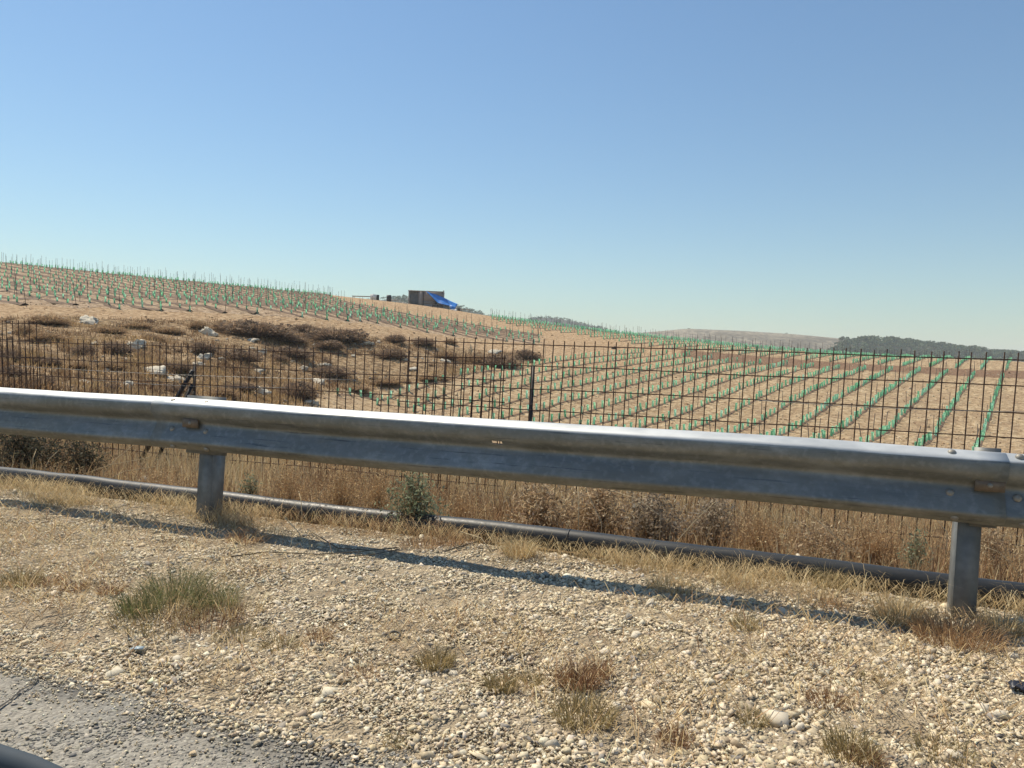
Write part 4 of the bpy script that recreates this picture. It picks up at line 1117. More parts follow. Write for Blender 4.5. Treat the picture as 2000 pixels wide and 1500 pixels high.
TUFTS = [  # px, py (foot), width px, height px, colours, blades, label
    (272, 1198, 84, 50, GREENG, 190, "left green grass clump of the green patch on the gravel"),
    (340, 1172, 110, 64, GREENG, 260, "dense middle green grass clump of the green patch"),
    (418, 1186, 92, 54, GREENG, 190, "right green grass clump of the green patch"),
    (310, 1212, 200, 40, OLIVE, 260, "dry straw fringe at the foot of the green patch"),
    (400, 1218, 170, 44, REDB, 210, "reddish dead stems under the right green clump"),
    (470, 1200, 90, 80, STRAW, 60, "thin tall straw stems right of the green patch"),
    (330, 1190, 150, 74, STRAW, 90, "scattered dry stems standing among the green patch"),
    (215, 1160, 40, 34, REDB, 110, "small reddish tuft left of the green patch"),
    (40, 1140, 80, 40, OLIVE, 200, "olive dry tuft at the left picture edge"),
    (90, 1142, 60, 26, REDB, 120, "rusty dry tuft beside the olive tuft at left"),
    (145, 1152, 46, 28, REDB, 90, "little rusty tuft between the left edge and green patch"),
    (470, 1245, 110, 34, OLIVE, 200, "greyish sparse tuft below the green patch"),
    (550, 1265, 70, 34, OLIVE, 130, "sparse dry tuft right of the greyish one"),
    (625, 1250, 50, 36, REDB, 90, "small rusty tuft left of the black ring"),
    (850, 1300, 70, 46, OLIVE, 220, "round brownish grass tuft near the black ring"),
    (980, 1345, 60, 44, OLIVE, 170, "small olive tuft left of the reddish weed"),
    (1035, 1335, 46, 34, OLIVE, 110, "tiny olive tuft beside the reddish weed"),
    (1130, 1340, 80, 58, REDB, 240, "tall reddish brown weed in the middle gravel"),
    (1170, 1320, 46, 46, REDB, 120, "narrow reddish weed behind the tall reddish weed"),
    (1140, 1405, 130, 56, OLIVE, 300, "broad dry olive tuft in front of the reddish weed"),
    (700, 1318, 80, 24, REDB, 120, "flat rusty mat left of the round brownish tuft"),
    (1470, 1410, 70, 34, OLIVE, 170, "dark olive tuft left of the flat white stone"),
    (1320, 1450, 70, 40, REDB, 160, "rusty tuft near the lower edge of the gravel"),
    (1620, 1375, 80, 36, REDB, 150, "reddish dry tuft in the right gravel"),
    (1660, 1475, 100, 60, OLIVE, 260, "dry bunch grass near the lower right edge"),
    (1690, 1490, 60, 44, REDB, 140, "purple-brown weed beside the dry bunch grass"),
    (1840, 1475, 120, 40, OLIVE, 180, "sparse straw tuft near the lower right corner"),
    (1455, 1225, 60, 36, OLIVE, 130, "dry tuft on the edge of the guardrail shadow"),
    (1700, 1330, 60, 26, OLIVE, 100, "low straw tuft below the right guardrail post"),
    (780, 1450, 60, 26, OLIVE, 90, "faint straw tuft near the lower middle edge"),
    (1015, 1085, 60, 46, STRAW, 260, "golden grass tuft against the pipe in the middle"),
    (1310, 1150, 100, 36, STRAW, 280, "golden sprawling tuft in front of the pipe"),
    (1620, 1150, 60, 50, OLIVE, 240, "upright olive-gold tuft touching the pipe"),
    (1615, 1185, 80, 30, RUST, 180, "amber tuft in front of the upright olive-gold tuft"),
    (1440, 1140, 90, 30, STRAW, 220, "golden low tuft between the two pipe tufts"),
    (1760, 1215, 110, 60, STRAW, 420, "thick straw clump left of the right guardrail post"),
    (1870, 1250, 170, 60, RUST, 520, "tangled amber straw around the right guardrail post foot"),
    (1960, 1235, 100, 56, STRAW, 300, "straw clump right of the right guardrail post"),
    (480, 1055, 80, 30, RUST, 200, "rusty straw beside the left guardrail post"),
    (820, 1068, 80, 26, RUST, 180, "reddish tangle where the pipe dips from view"),
    (880, 1060, 80, 30, RUST, 200, "reddish dry tangle in front of the pipe"),
    (120, 985, 110, 26, STRAW, 220, "yellow straw mound in front of the pipe at left"),
]
def make_tufts():
    Q = hit([t[0] for t in TUFTS], [t[1] for t in TUFTS], zmin=1.2, zmax=20)
    for i, ((px, py, w, h, cols, nb, lab), p) in enumerate(zip(TUFTS, Q)):
        u = ((p - CAM) @ FW) / F_PX
        me = tuft_mesh("grass_tuft", 300 + i, int(nb * 1.7), w * u * 0.72, h * u * (1.45 if cols is GREENG else 1.2), cols, 0.8 if h > 34 else 1.05, 0.0013)
        tag(link("grass_tuft", me, None, tuple(p)), lab, "grass tuft", "grass tufts by the road")
make_tufts()

def leafy_bush(name, seed, n, rx, rz, leaf, cols, stems):
    """open bush: real stems with small leaves along them"""
    global rng
    keep = rng; rng = np.random.default_rng(seed)
    A = Acc(); ns = stems
    az = rng.uniform(0, 6.28, ns); el = rng.uniform(0.05, 1.15, ns); L = rng.uniform(0.7, 1.0, ns)
    tip = np.stack([np.cos(az) * np.sin(el) * rx, np.sin(az) * np.sin(el) * rx, np.cos(el) * rz], 1) * L[:, None]
    sd_ = np.stack([-np.sin(az), np.cos(az), np.zeros(ns)], 1) * leaf * 0.25
    b = tip * 0.02
    V = np.stack([b - sd_, b + sd_, tip], 1).reshape(-1, 3)
    A.add(V, np.arange(3 * ns).reshape(-1, 3), np.repeat(pal(ns, [cols[-1]], 0.15), 3, 0))
    k = rng.integers(0, ns, n); u = rng.uniform(0.35, 1.03, n)
    p = tip[k] * u[:, None] + rng.normal(0, 0.07, (n, 3)) * np.array([rx, rx, rz]); p[:, 2] = np.maximum(p[:, 2], 0.0)
    a = rng.normal(0, 1, (n, 3)); a /= np.linalg.norm(a, axis=1)[:, None]; c = rng.normal(0, 1, (n, 3)); c /= np.linalg.norm(c, axis=1)[:, None]
    q = leaf * rng.uniform(0.6, 1.4, (n, 1))
    V = np.stack([p - a * q * 0.4, p + c * q, p + a * q * 0.4, p - c * q], 1).reshape(-1, 3)
    i4 = np.arange(n) * 4
    A.add(V, np.concatenate([np.stack([i4, i4 + 1, i4 + 2], 1), np.stack([i4, i4 + 2, i4 + 3], 1)]), np.repeat(pal(n, cols, 0.2), 4, 0))
    rng = keep
    return A.mesh(name, M_SHRUB)
SAGE = [(0.26, 0.30, 0.19), (0.34, 0.37, 0.25), (0.20, 0.24, 0.14), (0.30, 0.22, 0.13)]
DEAD = [(0.52, 0.40, 0.25), (0.64, 0.51, 0.33), (0.35, 0.245, 0.15), (0.42, 0.29, 0.17)]
GREYD = [(0.48, 0.40, 0.29), (0.38, 0.31, 0.22), (0.27, 0.21, 0.15), (0.36, 0.28, 0.19)]
DKGR = [(0.085, 0.085, 0.055), (0.12, 0.115, 0.075), (0.06, 0.055, 0.04), (0.16, 0.12, 0.08)]
AIRY = [(0.50, 0.345, 0.18), (0.62, 0.46, 0.26), (0.38, 0.24, 0.12), (0.40, 0.26, 0.14)]
BUSHES = [  # px, py (foot), depth, width px, height px, colours, leaves, leaf m, label
    (805, 1030, 4.75, 130, 112, SAGE, 1500, 0.011, "pale grey-green bush behind the pipe under the guardrail"),
    (487, 968, 6.0, 52, 44, SAGE, 420, 0.010, "little grey-green bush right of the left guardrail post"),
    (1790, 1090, 4.7, 70, 60, SAGE, 420, 0.009, "thin grey-green plant left of the right guardrail post"),
    (45, 935, 7.0, 190, 110, DKGR, 2600, 0.016, "dark grey-black bush under the rail at the left edge"),
    (160, 930, 7.2, 110, 80, DKGR, 1100, 0.014, "smaller dark bush beside the dark left edge bush"),
    (560, 995, 5.2, 130, 105, AIRY, 1700, 0.006, "airy brown seeding bush right of the little green bush"),
    (665, 1005, 5.1, 150, 115, AIRY, 2100, 0.006, "airy brown seeding bush in the middle of the gap"),
    (735, 1015, 5.0, 110, 110, AIRY, 1500, 0.006, "airy brown seeding bush left of the grey-green bush"),
    (900, 1030, 5.2, 120, 90, AIRY, 1200, 0.006, "airy reddish bush right of the grey-green bush"),
    (1050, 1045, 5.4, 150, 120, DEAD, 1800, 0.014, "dead leafy thistle bush in the middle under the rail"),
    (1165, 1060, 5.6, 160, 130, DEAD, 1900, 0.014, "dead thistle bush with dark hollow under the rail"),
    (1275, 1075, 5.4, 150, 130, GREYD, 1900, 0.013, "ash-grey dead thorn bush under the rail"),
    (1390, 1080, 5.6, 150, 120, GREYD, 1700, 0.012, "grey-brown dead bush right of the ash-grey one"),
    (1480, 1085, 5.2, 150, 100, AIRY, 1300, 0.007, "amber dry bush behind the pipe on the right"),
    (1600, 1095, 5.2, 160, 90, DEAD, 1200, 0.010, "straw-brown dry bush left of the right guardrail post"),
    (1700, 1100, 5.6, 150, 100, AIRY, 1200, 0.008, "amber weeds in front of the fence bars at right"),
    (1930, 1120, 5.2, 150, 110, DEAD, 1300, 0.009, "dry weeds behind the pipe at the right edge"),
    (300, 975, 5.6, 140, 70, AIRY, 1200, 0.006, "rusty low bush behind the pipe left of the post"),
    (385, 985, 5.5, 90, 60, AIRY, 800, 0.006, "rusty weeds touching the left guardrail post"),
]
def make_bushes():
    for i, (px, py, z, w, h, cols, n, leaf, lab) in enumerate(BUSHES):
        p = pt(px, py, z); g = H(np.array([p[0]]), np.array([p[1]]))[0]; u = z / F_PX
        top = p[2] + h * u
        me = leafy_bush("roadside_bush", 400 + i, int(n * 1.7), w * u * 0.66, (top - g) * 1.0, leaf * 1.25, cols, 130 if cols is not AIRY else 230)
        tag(link("roadside_bush", me, None, (p[0], p[1], g)), lab, "bush", "bushes behind the pipe")
    # long dry stalks, each a single arching stem
    M = mat_plain("dry_stalk", (0.56, 0.44, 0.26, 1), 0.8, 0.2, 9)
    ST = [((60, 925), (70, 880), 6.2, "upright dry stalk over the pipe near the left edge"), ((82, 925), (112, 882), 6.2, "arching dry stalk right of the upright one at left"),
          ((190, 940), (262, 868), 6.0, "long dry stalk leaning right towards the fence braces"), ((140, 935), (285, 895), 6.1, "low leaning dry stalk below the fence braces"),
          ((195, 945), (300, 912), 5.9, "dry stalk lying over the pale verge stone"), ((590, 1010), (584, 962), 4.8, "bent pale stalk left in the airy bushes"),
          ((592, 1085), (560, 1015), 4.2, "pale stalk crossing in front of the pipe"), ((1175, 1020), (1145, 955), 5.0, "pale slanting stalk before the dead thistle"),
          ((1130, 1020), (1128, 948), 5.0, "upright pale stalk before the dead thistle"), ((1290, 1008), (1200, 960), 4.9, "long pale stalk slanting down right under the rail"),
          ((1310, 1072), (1392, 985), 4.6, "long reddish stalk slanting up right under the rail"), ((965, 1082), (905, 1040), 4.15, "stiff straw stalk leaning left before the pipe"),
          ((1300, 1100), (1262, 1070), 4.1, "short straw stalk across the pipe"), ((1395, 1118), (1372, 1080), 4.1, "short dark straw stalk across the pipe"),
          ((1650, 1065), (1560, 985), 5.0, "long straw leaning left at the right gap"), ((1850, 1040), (1800, 990), 5.0, "pale straw leaning by the right guardrail post"),
          ((1990, 1120), (1890, 1055), 4.7, "long pale straw right of the right guardrail post"), ((1560, 1140), (1576, 1092), 4.05, "upright seed stalk against the pipe"),
          ((1712, 1150), (1714, 1118), 4.0, "pale seed stalk against the pipe near the right post"), ((1480, 1120), (1472, 1090), 4.05, "small pale seed stalk against the dark pipe")]
    for i, (a, b, z, lab) in enumerate(ST):
        A = pt(a[0], a[1], z); B = pt(b[0], b[1], z + 0.1); mid = (A + B) / 2 + np.array([rng.normal(0, 0.02), 0, 0.03])
        g = H(np.array([A[0]]), np.array([A[1]]))[0]; A0 = np.array([A[0], A[1], g - 0.01])
        P = [A0] + ([A] if A[2] > g + 0.02 else []) + [mid, B]
        m = MB(); m.tube(np.array(P) - A0, np.linspace(0.0040, 0.0016, len(P)), 5)
        e = np.array(P[-1]) - A0; m.tube([e, e + (B - mid) * 0.18], [0.005, 0.001], 5)
        tag(link("dry_stalk", m.mesh("dry_stalk", M), None, tuple(A0)), lab, "stalk", "long dry stalks by the pipe")
make_bushes()

# ------------------------------------------------------------------ single stones and litter on the shoulder
BIG = [  # px, py, w, tone, label
    (1522, 1412, 48, 1.15, "flat white stone, the largest in the right gravel"), (1562, 1425, 28, 1.1, "round white stone touching the flat white stone"),
    (1205, 1388, 34, 1.15, "angular white stone right of the reddish weed"), (1228, 1385, 22, 0.6, "grey stone tucked behind the angular white stone"),
    (1240, 1245, 28, 1.05, "pale block with a shaded side in the middle gravel"), (1180, 1277, 22, 1.15, "white pebble pair's left stone in the middle gravel"),
    (1203, 1280, 22, 1.15, "white pebble pair's right stone in the middle gravel"), (1610, 1256, 22, 0.75, "grey-green square stone below the guardrail shadow"),
    (1832, 1335, 26, 0.85, "squared grey stone in the far right gravel"), (1948, 1400, 40, 1.05, "cream stone near the right edge"),
    (1720, 1295, 28, 1.0, "upright wedge stone below the right guardrail post"), (1980, 1285, 24, 1.1, "pointed white stone near the right edge"),
    (1815, 1290, 26, 0.95, "slanted grey stone right of the wedge stone"), (885, 1318, 28, 1.05, "pale stone right of the round brownish tuft"),
    (848, 1303, 20, 1.05, "pale stone at the foot of the round brownish tuft"), (830, 1337, 24, 0.9, "smooth grey-white stone below the brownish tuft"),
    (820, 1355, 24, 1.05, "flat pale stone under the smooth grey-white stone"), (752, 1242, 20, 0.55, "round grey stone beside the black ring"),
    (932, 1222, 24, 0.9, "pale stone with dark underside in the upper gravel"), (1042, 1210, 24, 0.8, "tan stone in the upper middle gravel"),
    (1225, 1210, 24, 0.5, "dark grey stone in the upper middle gravel"), (288, 1104, 22, 0.5, "dark grey stone above the green patch"),
    (180, 1082, 18, 1.15, "white stone pair near the guardrail shadow at left"), (542, 1180, 24, 0.95, "pale stone right of the green patch"),
    (942, 1402, 28, 0.95, "cut pale stone near the lower middle"), (1137, 1455, 20, 0.85, "small grey egg stone near the lower edge"),
    (1205, 1472, 28, 0.95, "rounded yellowish stone near the lower edge"), (1175, 1482, 24, 0.6, "brown-grey stone beside the yellowish stone"),
    (1860, 1480, 50, 1.1, "broad white stone at the lower right edge"), (1345, 1330, 20, 1.15, "white chip in the middle right gravel"),
    (345, 1290, 20, 1.1, "white angular chip in the left gravel"), (447, 1290, 20, 0.95, "pale chip right of the left gravel chips"),
    (1270, 962 + 220, 26, 0.85, "grey stone inside the guardrail shadow"), (1530, 1196, 26, 0.95, "pale stone on the shadow edge before the straw"),
    (1725, 1226, 26, 0.75, "grey stone at the end of the guardrail shadow"), (1985, 1225, 40, 1.1, "white stone in the straw at the right edge"),
    (1583, 1142, 18, 1.15, "white stone against the pipe"),
]
def make_single_stones():
    def block(seed, flat, c):
        global rng
        keep = rng; rng = np.random.default_rng(seed); V1, T1, C1 = chips(np.zeros((1, 3)), np.array([1.05]), np.array([c]), flat, 0.26, 0.12)
        V2, T2, C2 = chips(np.array([[0.25, 0.1, -0.05]]), np.array([0.8]), np.array([c]), flat, 0.3, 0.3); rng = keep
        return fmesh("roadside_stone", np.concatenate([V1, V2]), np.concatenate([T1, T2 + len(V1)]), M_STONE, np.concatenate([C1, C2]))
    vs = [block(500 + i, f, (0.72, 0.64, 0.50)) for i, f in enumerate((0.6, 0.7, 0.85, 0.65, 0.55))]
    dk = [block(520 + i, f, (0.36, 0.33, 0.28)) for i, f in enumerate((0.7, 0.8))]
    Q = hit([b[0] for b in BIG], [b[1] for b in BIG], 1.2, 20)
    for i, ((px, py, w, tone, lab), p) in enumerate(zip(BIG, Q)):
        s = w / F_PX * ((p - CAM) @ FW) / 2 * 1.05
        o = link("roadside_stone", dk[i % 2] if tone < 0.8 else vs[i % 5], None, (p[0], p[1], p[2] + s * 0.3), (rng.normal(0, 0.12), rng.normal(0, 0.12), rng.uniform(0, 6)), (s, s * 0.85, s * 0.68))
        tag(o, lab, "stone", "single stones on the shoulder")
    # stones in the verge
    for (px, py, z, w, lab) in ((280, 915, 6.4, 36, "pale pointed stone in the grass behind the pipe"), (140, 930, 6.0, 20, "white stone by the dark bush behind the pipe"),
                                (1000, 1032, 5.0, 24, "round pale stone in the grass behind the pipe"), (1560, 1065, 4.9, 26, "pale bent stone in the dry grass at right")):
        p = pt(px, py, z); g = H(np.array([p[0]]), np.array([p[1]]))[0]; s = w * z / F_PX / 2
        o = link("verge_stone", vs[2], None, (p[0], p[1], max(p[2], g + s * 0.2)), (0.1, 0, w), (s, s, s * 1.3)); tag(o, lab, "stone", "stones in the verge")
        if p[2] > g + s: o.location.z = g + s * 0.5
    # black rubber ring
    p = hit1(770, 1250); m = MB(); a = np.linspace(0, 2 * math.pi, 25); r = 0.022
    m.tube(np.stack([r * np.cos(a), r * np.sin(a), 0.006 + 0 * a], 1), 0.004, 8, False)
    tag(link("rubber_ring", m.mesh("rubber_ring", mat_plain("black_rubber", (0.02, 0.02, 0.02, 1), 0.6)), None, (p[0], p[1], p[2] + 0.012), (0.35, 0.1, 0)), "small black rubber ring on the gravel beside a grey stone", "ring")
    # scrap of dark plastic at the right edge and a pale blue shard
    p = hit1(1993, 1350); m = MB(); r = random.Random(3)
    V = []; n = 7
    for i in range(n):
        for j in range(n): V.append((i / 6 * 0.07 - 0.035, j / 6 * 0.06 - 0.03, 0.012 + 0.02 * r.random() * (1 if 0 < i < 6 else 0.3)))
    m.add(V, [(i * n + j, (i + 1) * n + j, (i + 1) * n + j + 1, i * n + j + 1) for i in range(n - 1) for j in range(n - 1)])
    o = link("plastic_scrap", m.mesh("plastic_scrap", mat_plain("dark_plastic", (0.03, 0.035, 0.05, 1), 0.35)), None, tuple(p)); tag(o, "crumpled dark plastic scrap on the gravel at the right edge", "scrap")
    sm_ = o.modifiers.new("t", 'SOLIDIFY'); sm_.thickness = 0.003
    p = hit1(252, 1275); m = MB(); m.add([(0, 0, 0), (0.05, 0.01, 0.004), (0.042, 0.028, 0.006), (0.01, 0.022, 0.003), (0, 0, 0.003), (0.05, 0.01, 0.007), (0.042, 0.028, 0.009), (0.01, 0.022, 0.006)],
                                         [(3, 2, 1, 0), (4, 5, 6, 7), (0, 1, 5, 4), (1, 2, 6, 5), (2, 3, 7, 6), (3, 0, 4, 7)])
    tag(link("plastic_shard", m.mesh("plastic_shard", mat_plain("pale_blue_plastic", (0.45, 0.55, 0.60, 1), 0.3)), None, (p[0], p[1], p[2] + 0.012)), "pale bluish plastic shard on the gravel left of centre", "shard")
    # thin dark twigs lying across the shadow
    M = mat_plain("dark_twig", (0.12, 0.095, 0.06, 1), 0.8, 0.2, 12)
    for (pts, lab) in ((((450, 1095), (520, 1085), (620, 1090), (700, 1085), (775, 1076)), "long thin dark twig lying on gravel left of the straw pile"),
                       (((600, 1040), (660, 1078), (720, 1082), (778, 1077)), "forked dark twig lying in the guardrail shadow"),
                       (((680, 1095), (730, 1090), (780, 1080)), "short dark twig below the guardrail shadow"), (((870, 1083), (930, 1065), (1000, 1040)), "thin twig pointing to the golden tuft"),
                       (((1745, 1225), (1700, 1208), (1640, 1195)), "thin twig at the end of the guardrail shadow")):
        Pp = hit([q[0] for q in pts], [q[1] for q in pts], 1.2, 20) + np.array([0, 0, 0.02])
        tag(link("twig", MB().tube(Pp - Pp[0], np.linspace(0.0035, 0.002, len(Pp)), 5).mesh("twig", M), None, tuple(Pp[0])), lab, "twig", "twigs on the gravel")
make_single_stones()

# ------------------------------------------------------------------ shed with blue tarpaulin on the crest
def make_shed():
    t = NT("concrete_block_wall"); o = t.coord()
    b = t.n("ShaderNodeTexBrick"); b.inputs["Scale"].default_value = 1.0; b.inputs["Brick Width"].default_value = 0.4; b.inputs["Row Height"].default_value = 0.2; b.inputs["Mortar Size"].default_value = 0.012
    b.inputs["Color1"].default_value = (0.30, 0.265, 0.24, 1); b.inputs["Color2"].default_value = (0.38, 0.33, 0.29, 1); b.inputs["Mortar"].default_value = (0.24, 0.21, 0.19, 1)
    mp = t.n("ShaderNodeMapping"); mp.inputs["Rotation"].default_value = (math.radians(90), 0, 0); t.l(o, mp.inputs[0]); t.l(mp.outputs[0], b.inputs["Vector"])
    n = t.noise(o, 1.2, 4); t.base(t.mix(t.ramp(n, [(0.4, G4(0)), (0.7, G4(0.5))]), b.outputs["Color"], (0.26, 0.19, 0.15, 1))); t.rough(0.95)
    M_W = t.m; M_DK = mat_plain("dark_interior", (0.05, 0.05, 0.055, 1), 0.9); M_CON = mat_plain("shed_concrete", (0.34, 0.31, 0.28, 1), 0.9)
    M_BLUE = mat_plain("blue_tarpaulin", (0.03, 0.21, 0.62, 1), 0.45, 0.25, 1.5); M_PALE = mat_plain("pale_sheet", (0.42, 0.42, 0.40, 1), 0.7, 0.15, 2)
    M_MET = mat_plain("corrugated_metal", (0.20, 0.21, 0.21, 1), 0.6, 0.2, 3); M_WHITE = mat_plain("white_plastic", (0.75, 0.74, 0.70, 1), 0.5, 0.1, 3)
    z = 153.0; u = z / F_PX
    A = pt(797, 596, z); base = H(np.array([A[0]]), np.array([A[1]]))[0] - 0.35
    ax = math.atan2(R0[1], R0[0]); rot = ax + math.radians(4)
    root = empty("farm_shed", (A[0], A[1], base), (0, 0, rot)); tag(root, "grey block farm shed with blue tarpaulin lean-to on the hill crest", "shed")
    top = pt(797, 568, z)[2] - base; W = 69 * u
    def part(name, me, **k): return link(name, me, root, **k)
    m = MB()                                    # walls with an open bay at the left end
    th = 0.25; D = 5.2; x1 = 2.05; x2 = 2.95
    m.box(0, th, 0, D, -1.2, top); m.box(th, W - th, D - th, D, -1.2, top - 0.02); m.box(W - th, W, 0, D, -1.2, top - 0.05)
    m.box(x1, x2 - 0.06, 0.0, th, -1.2, top - 0.03)
    m.box(x2 + 0.06, W - th - 0.002, 0.06, th + 0.06, -1.2, 0.55); m.box(x2 + 0.06, 5.30, 0.06, th + 0.06, 0.55, 1.15); m.box(5.72, W - th - 0.002, 0.06, th + 0.06, 0.55, 1.15); m.box(x2 + 0.06, W - th - 0.002, 0.06, th + 0.06, 1.15, top - 0.04)
    part("wall", m.mesh("wall", M_W))
    m = MB(); m.box(x2 - 0.06, x2 + 0.06, -0.02, th, -1.2, top - 0.02); part("wall_joint", m.mesh("wall_joint", M_DK))
    m = MB(); m.box(-0.05, W + 0.03, -0.05, D + 0.05, top, top + 0.14); part("roof", m.mesh("roof", M_CON))
    m = MB()
    for i in range(16): 
        xx = th + i * (x1 - th) / 16; m.box(xx + 0.01, xx + (x1 - th) / 16 - 0.01, 0.5 + 0.04 * (i % 2), 0.54 + 0.04 * (i % 2), -1.2, top - 0.02)
    part("metal_shutter", m.mesh("metal_shutter", M_MET))
    m = MB(); m.box(5.30, 5.72, 0.16, 0.2, 0.55, 1.15); part("window", m.mesh("window", M_DK))
    m = MB(); m.box(W - 0.16, W + 0.06, -0.02, 0.2, top + 0.14, top + 0.34); part("chimney_stub", m.mesh("chimney_stub", M_CON))
    # tarpaulin: sags from the roof edge down over a frame right of the shed
    xa, za = 3.4, top + 0.10; xb, zb = 9.35, top - 2.55
    nx_, ny_ = 22, 8; V = []
    for i in range(nx_ + 1):
        s = i / nx_
        for j in range(ny_ + 1):
            v = j / ny_
            x = xa + (xb - xa) * s + 0.5 * v * s; zc_ = za + (zb - za) * (s ** 1.12)
            y = -0.14 - 1.9 * (1 - v) * min(1.0, 0.15 + 1.5 * s) + (2.6 * v * max(0.0, s - 0.62))
            zc_ += (-1.6 * (1 - v) * min(1.0, s * 2.4) * (1 - 0.5 * s * s) + 0.35 * s) - 0.10 * math.sin(math.pi * v) * (0.4 + s) + 0.05 * math.sin(9 * s + 4 * v)
            V.append((x, y, zc_))
    Q = [(i * (ny_ + 1) + j, (i + 1) * (ny_ + 1) + j, (i + 1) * (ny_ + 1) + j + 1, i * (ny_ + 1) + j + 1) for i in range(nx_) for j in range(ny_)]
    tp = part("tarpaulin", MB().add(V, Q).mesh("tarpaulin", M_BLUE, True)); so = tp.modifiers.new("t", 'SOLIDIFY'); so.thickness = 0.03
    # loose hanging corner
    c0 = V[(nx_ - 2) * (ny_ + 1)]; V2 = [(c0[0] - 0.6, c0[1] - 0.02, c0[2] + 0.25), (c0[0] + 0.75, c0[1] + 0.1, c0[2] - 0.15), (c0[0] + 0.02, c0[1] - 0.1, c0[2] - 1.35), (c0[0] + 0.1, c0[1] - 0.25, c0[2] - 0.3)]
    tf = part("tarpaulin_flap", MB().add(V2, [], [(0, 2, 3), (3, 2, 1), (0, 3, 1)]).mesh("tarpaulin_flap", M_BLUE)); so = tf.modifiers.new("t", 'SOLIDIFY'); so.thickness = 0.03
    m = MB(); m.add([(W + 0.02, -0.5, -1.6), (8.35, -1.2, -1.8), (8.2, -1.2, top - 2.35), (W + 0.02, -0.5, top - 1.75), (W + 0.02, -0.46, -1.6), (8.35, -1.16, -1.8), (8.2, -1.16, top - 2.35), (W + 0.02, -0.46, top - 1.75)],
                    [(0, 1, 2, 3), (7, 6, 5, 4), (0, 4, 5, 1), (1, 5, 6, 2), (2, 6, 7, 3), (3, 7, 4, 0)]); part("pale_side_sheet", m.mesh("pale_side_sheet", M_PALE))
    for (x, y) in ((8.4, -1.2), (9.2, 1.4), (W + 0.4, -0.9)):
        part("pole", MB().tube([(x, y, -2), (x, y, top - 1.9 if x < 8 else top - 2.45)], 0.05, 6).mesh("pole", M_CON))
    # things round the shed
    def at_g(px, py, zz):
        p = pt(px, py, zz); return np.array([p[0], p[1], H(np.array([p[0]]), np.array([p[1]]))[0]])
    def barrel(px, zz, h, col, lab):
        m = MB(); n = 10
        for k, (r_, h_) in enumerate(((0.28, 0), (0.30, 0.05), (0.29, 0.33), (0.31, 0.36), (0.29, 0.39), (0.29, 0.62), (0.31, 0.65), (0.29, 0.68), (0.30, 0.95), (0.28, 1.0))): pass
        pr = [(0.30, 0), (0.30, 0.3), (0.32, 0.34), (0.30, 0.38), (0.30, 0.62), (0.32, 0.66), (0.30, 0.70), (0.30, 1.0)]
        V = [(r_ * math.cos(6.2832 * k / n), r_ * math.sin(6.2832 * k / n), h_ * h) for (r_, h_) in pr for k in range(n)]
        Q = [(j * n + k, j * n + (k + 1) % n, (j + 1) * n + (k + 1) % n, (j + 1) * n + k) for j in range(len(pr) - 1) for k in range(n)]
        V.append((0, 0, h)); T = [(len(V) - 1, (len(pr) - 1) * n + k, (len(pr) - 1) * n + (k + 1) % n) for k in range(n)]
        p = at_g(px, 590, zz); tag(link("barrel", m.add(V, Q, T).mesh("barrel", col), None, tuple(p), (0, 0, 0), (1.5, 1.5, 1)), lab, "barrel", "barrels near the shed")
    M_BLK = mat_plain("black_barrel", (0.025, 0.025, 0.03, 1), 0.5)
    barrel(736, 152, 1.15, M_BLK, "black barrel on the crest left of the shed")
    barrel(759.5, 147, 1.2, M_BLK, "black barrel nearest the shed on its left")
    p = at_g(729, 590, 151); m = MB(); m.box(-0.55, 0.55, -0.5, 0.5, 0.12, 1.1); m.box(-0.6, 0.6, -0.55, 0.55, 0, 0.1); m.tube([(0, 0, 1.1), (0, 0, 1.22)], 0.15, 8)
    tag(link("water_tank", m.mesh("water_tank", M_WHITE), None, tuple(p), (0, 0, 0.4)), "small white water tank beside the black barrel", "tank")
    p = at_g(710, 590, 152); m = MB(); m.box(-2.2, 2.0, -0.6, 0.6, 0.55, 0.66); [m.tube([(a, b_, -0.2), (a, b_, 0.55)], 0.05, 5) for a in (-2, 1.8) for b_ in (-0.5, 0.5)]
    tag(link("trough_table", m.mesh("trough_table", M_CON), None, tuple(p), (0, 0, 0.3)), "long low trough left of the white tank", "trough")
    p = at_g(771, 590, 150); m = MB(); m.box(-0.8, 0.8, -0.4, 0.4, 0.35, 0.48); [m.tube([(a, b_, -0.2), (a, b_, 0.35)], 0.05, 5) for a in (-.7, .7) for b_ in (-.3, .3)]
    tag(link("plank_table", m.mesh("plank_table", M_PALE), None, tuple(p), (0, 0, 0.3)), "pale plank table between the barrel and shed", "table")
    rk = rock_mesh("rubble_heap", 601, 0.5, 3, M_BOULDER, (0.74, 0.70, 0.62))
    for (px, zz, s, lab) in ((790, 148, 0.75, "white rubble heap at the left corner of the shed"), (887, 147, 0.85, "white sack heap under the blue tarpaulin edge")):
        p = at_g(px, 600, zz); tag(link("rubble_heap", rk, None, tuple(p), (0, 0, px), (s, s * 0.7, s)), lab, "heap")
    p = at_g(908, 610, 150); m = MB(); m.box(-0.9, 0.9, -0.4, 0.4, 0.45, 0.58); [m.tube([(a, b_, -0.2), (a, b_, 0.45)], 0.05, 5) for a in (-.8, .8) for b_ in (-.3, .3)]
    tag(link("plank_table", m.mesh("plank_table", M_PALE), None, tuple(p), (0, 0, 0.3)), "pale plank table right of the blue tarpaulin", "table")
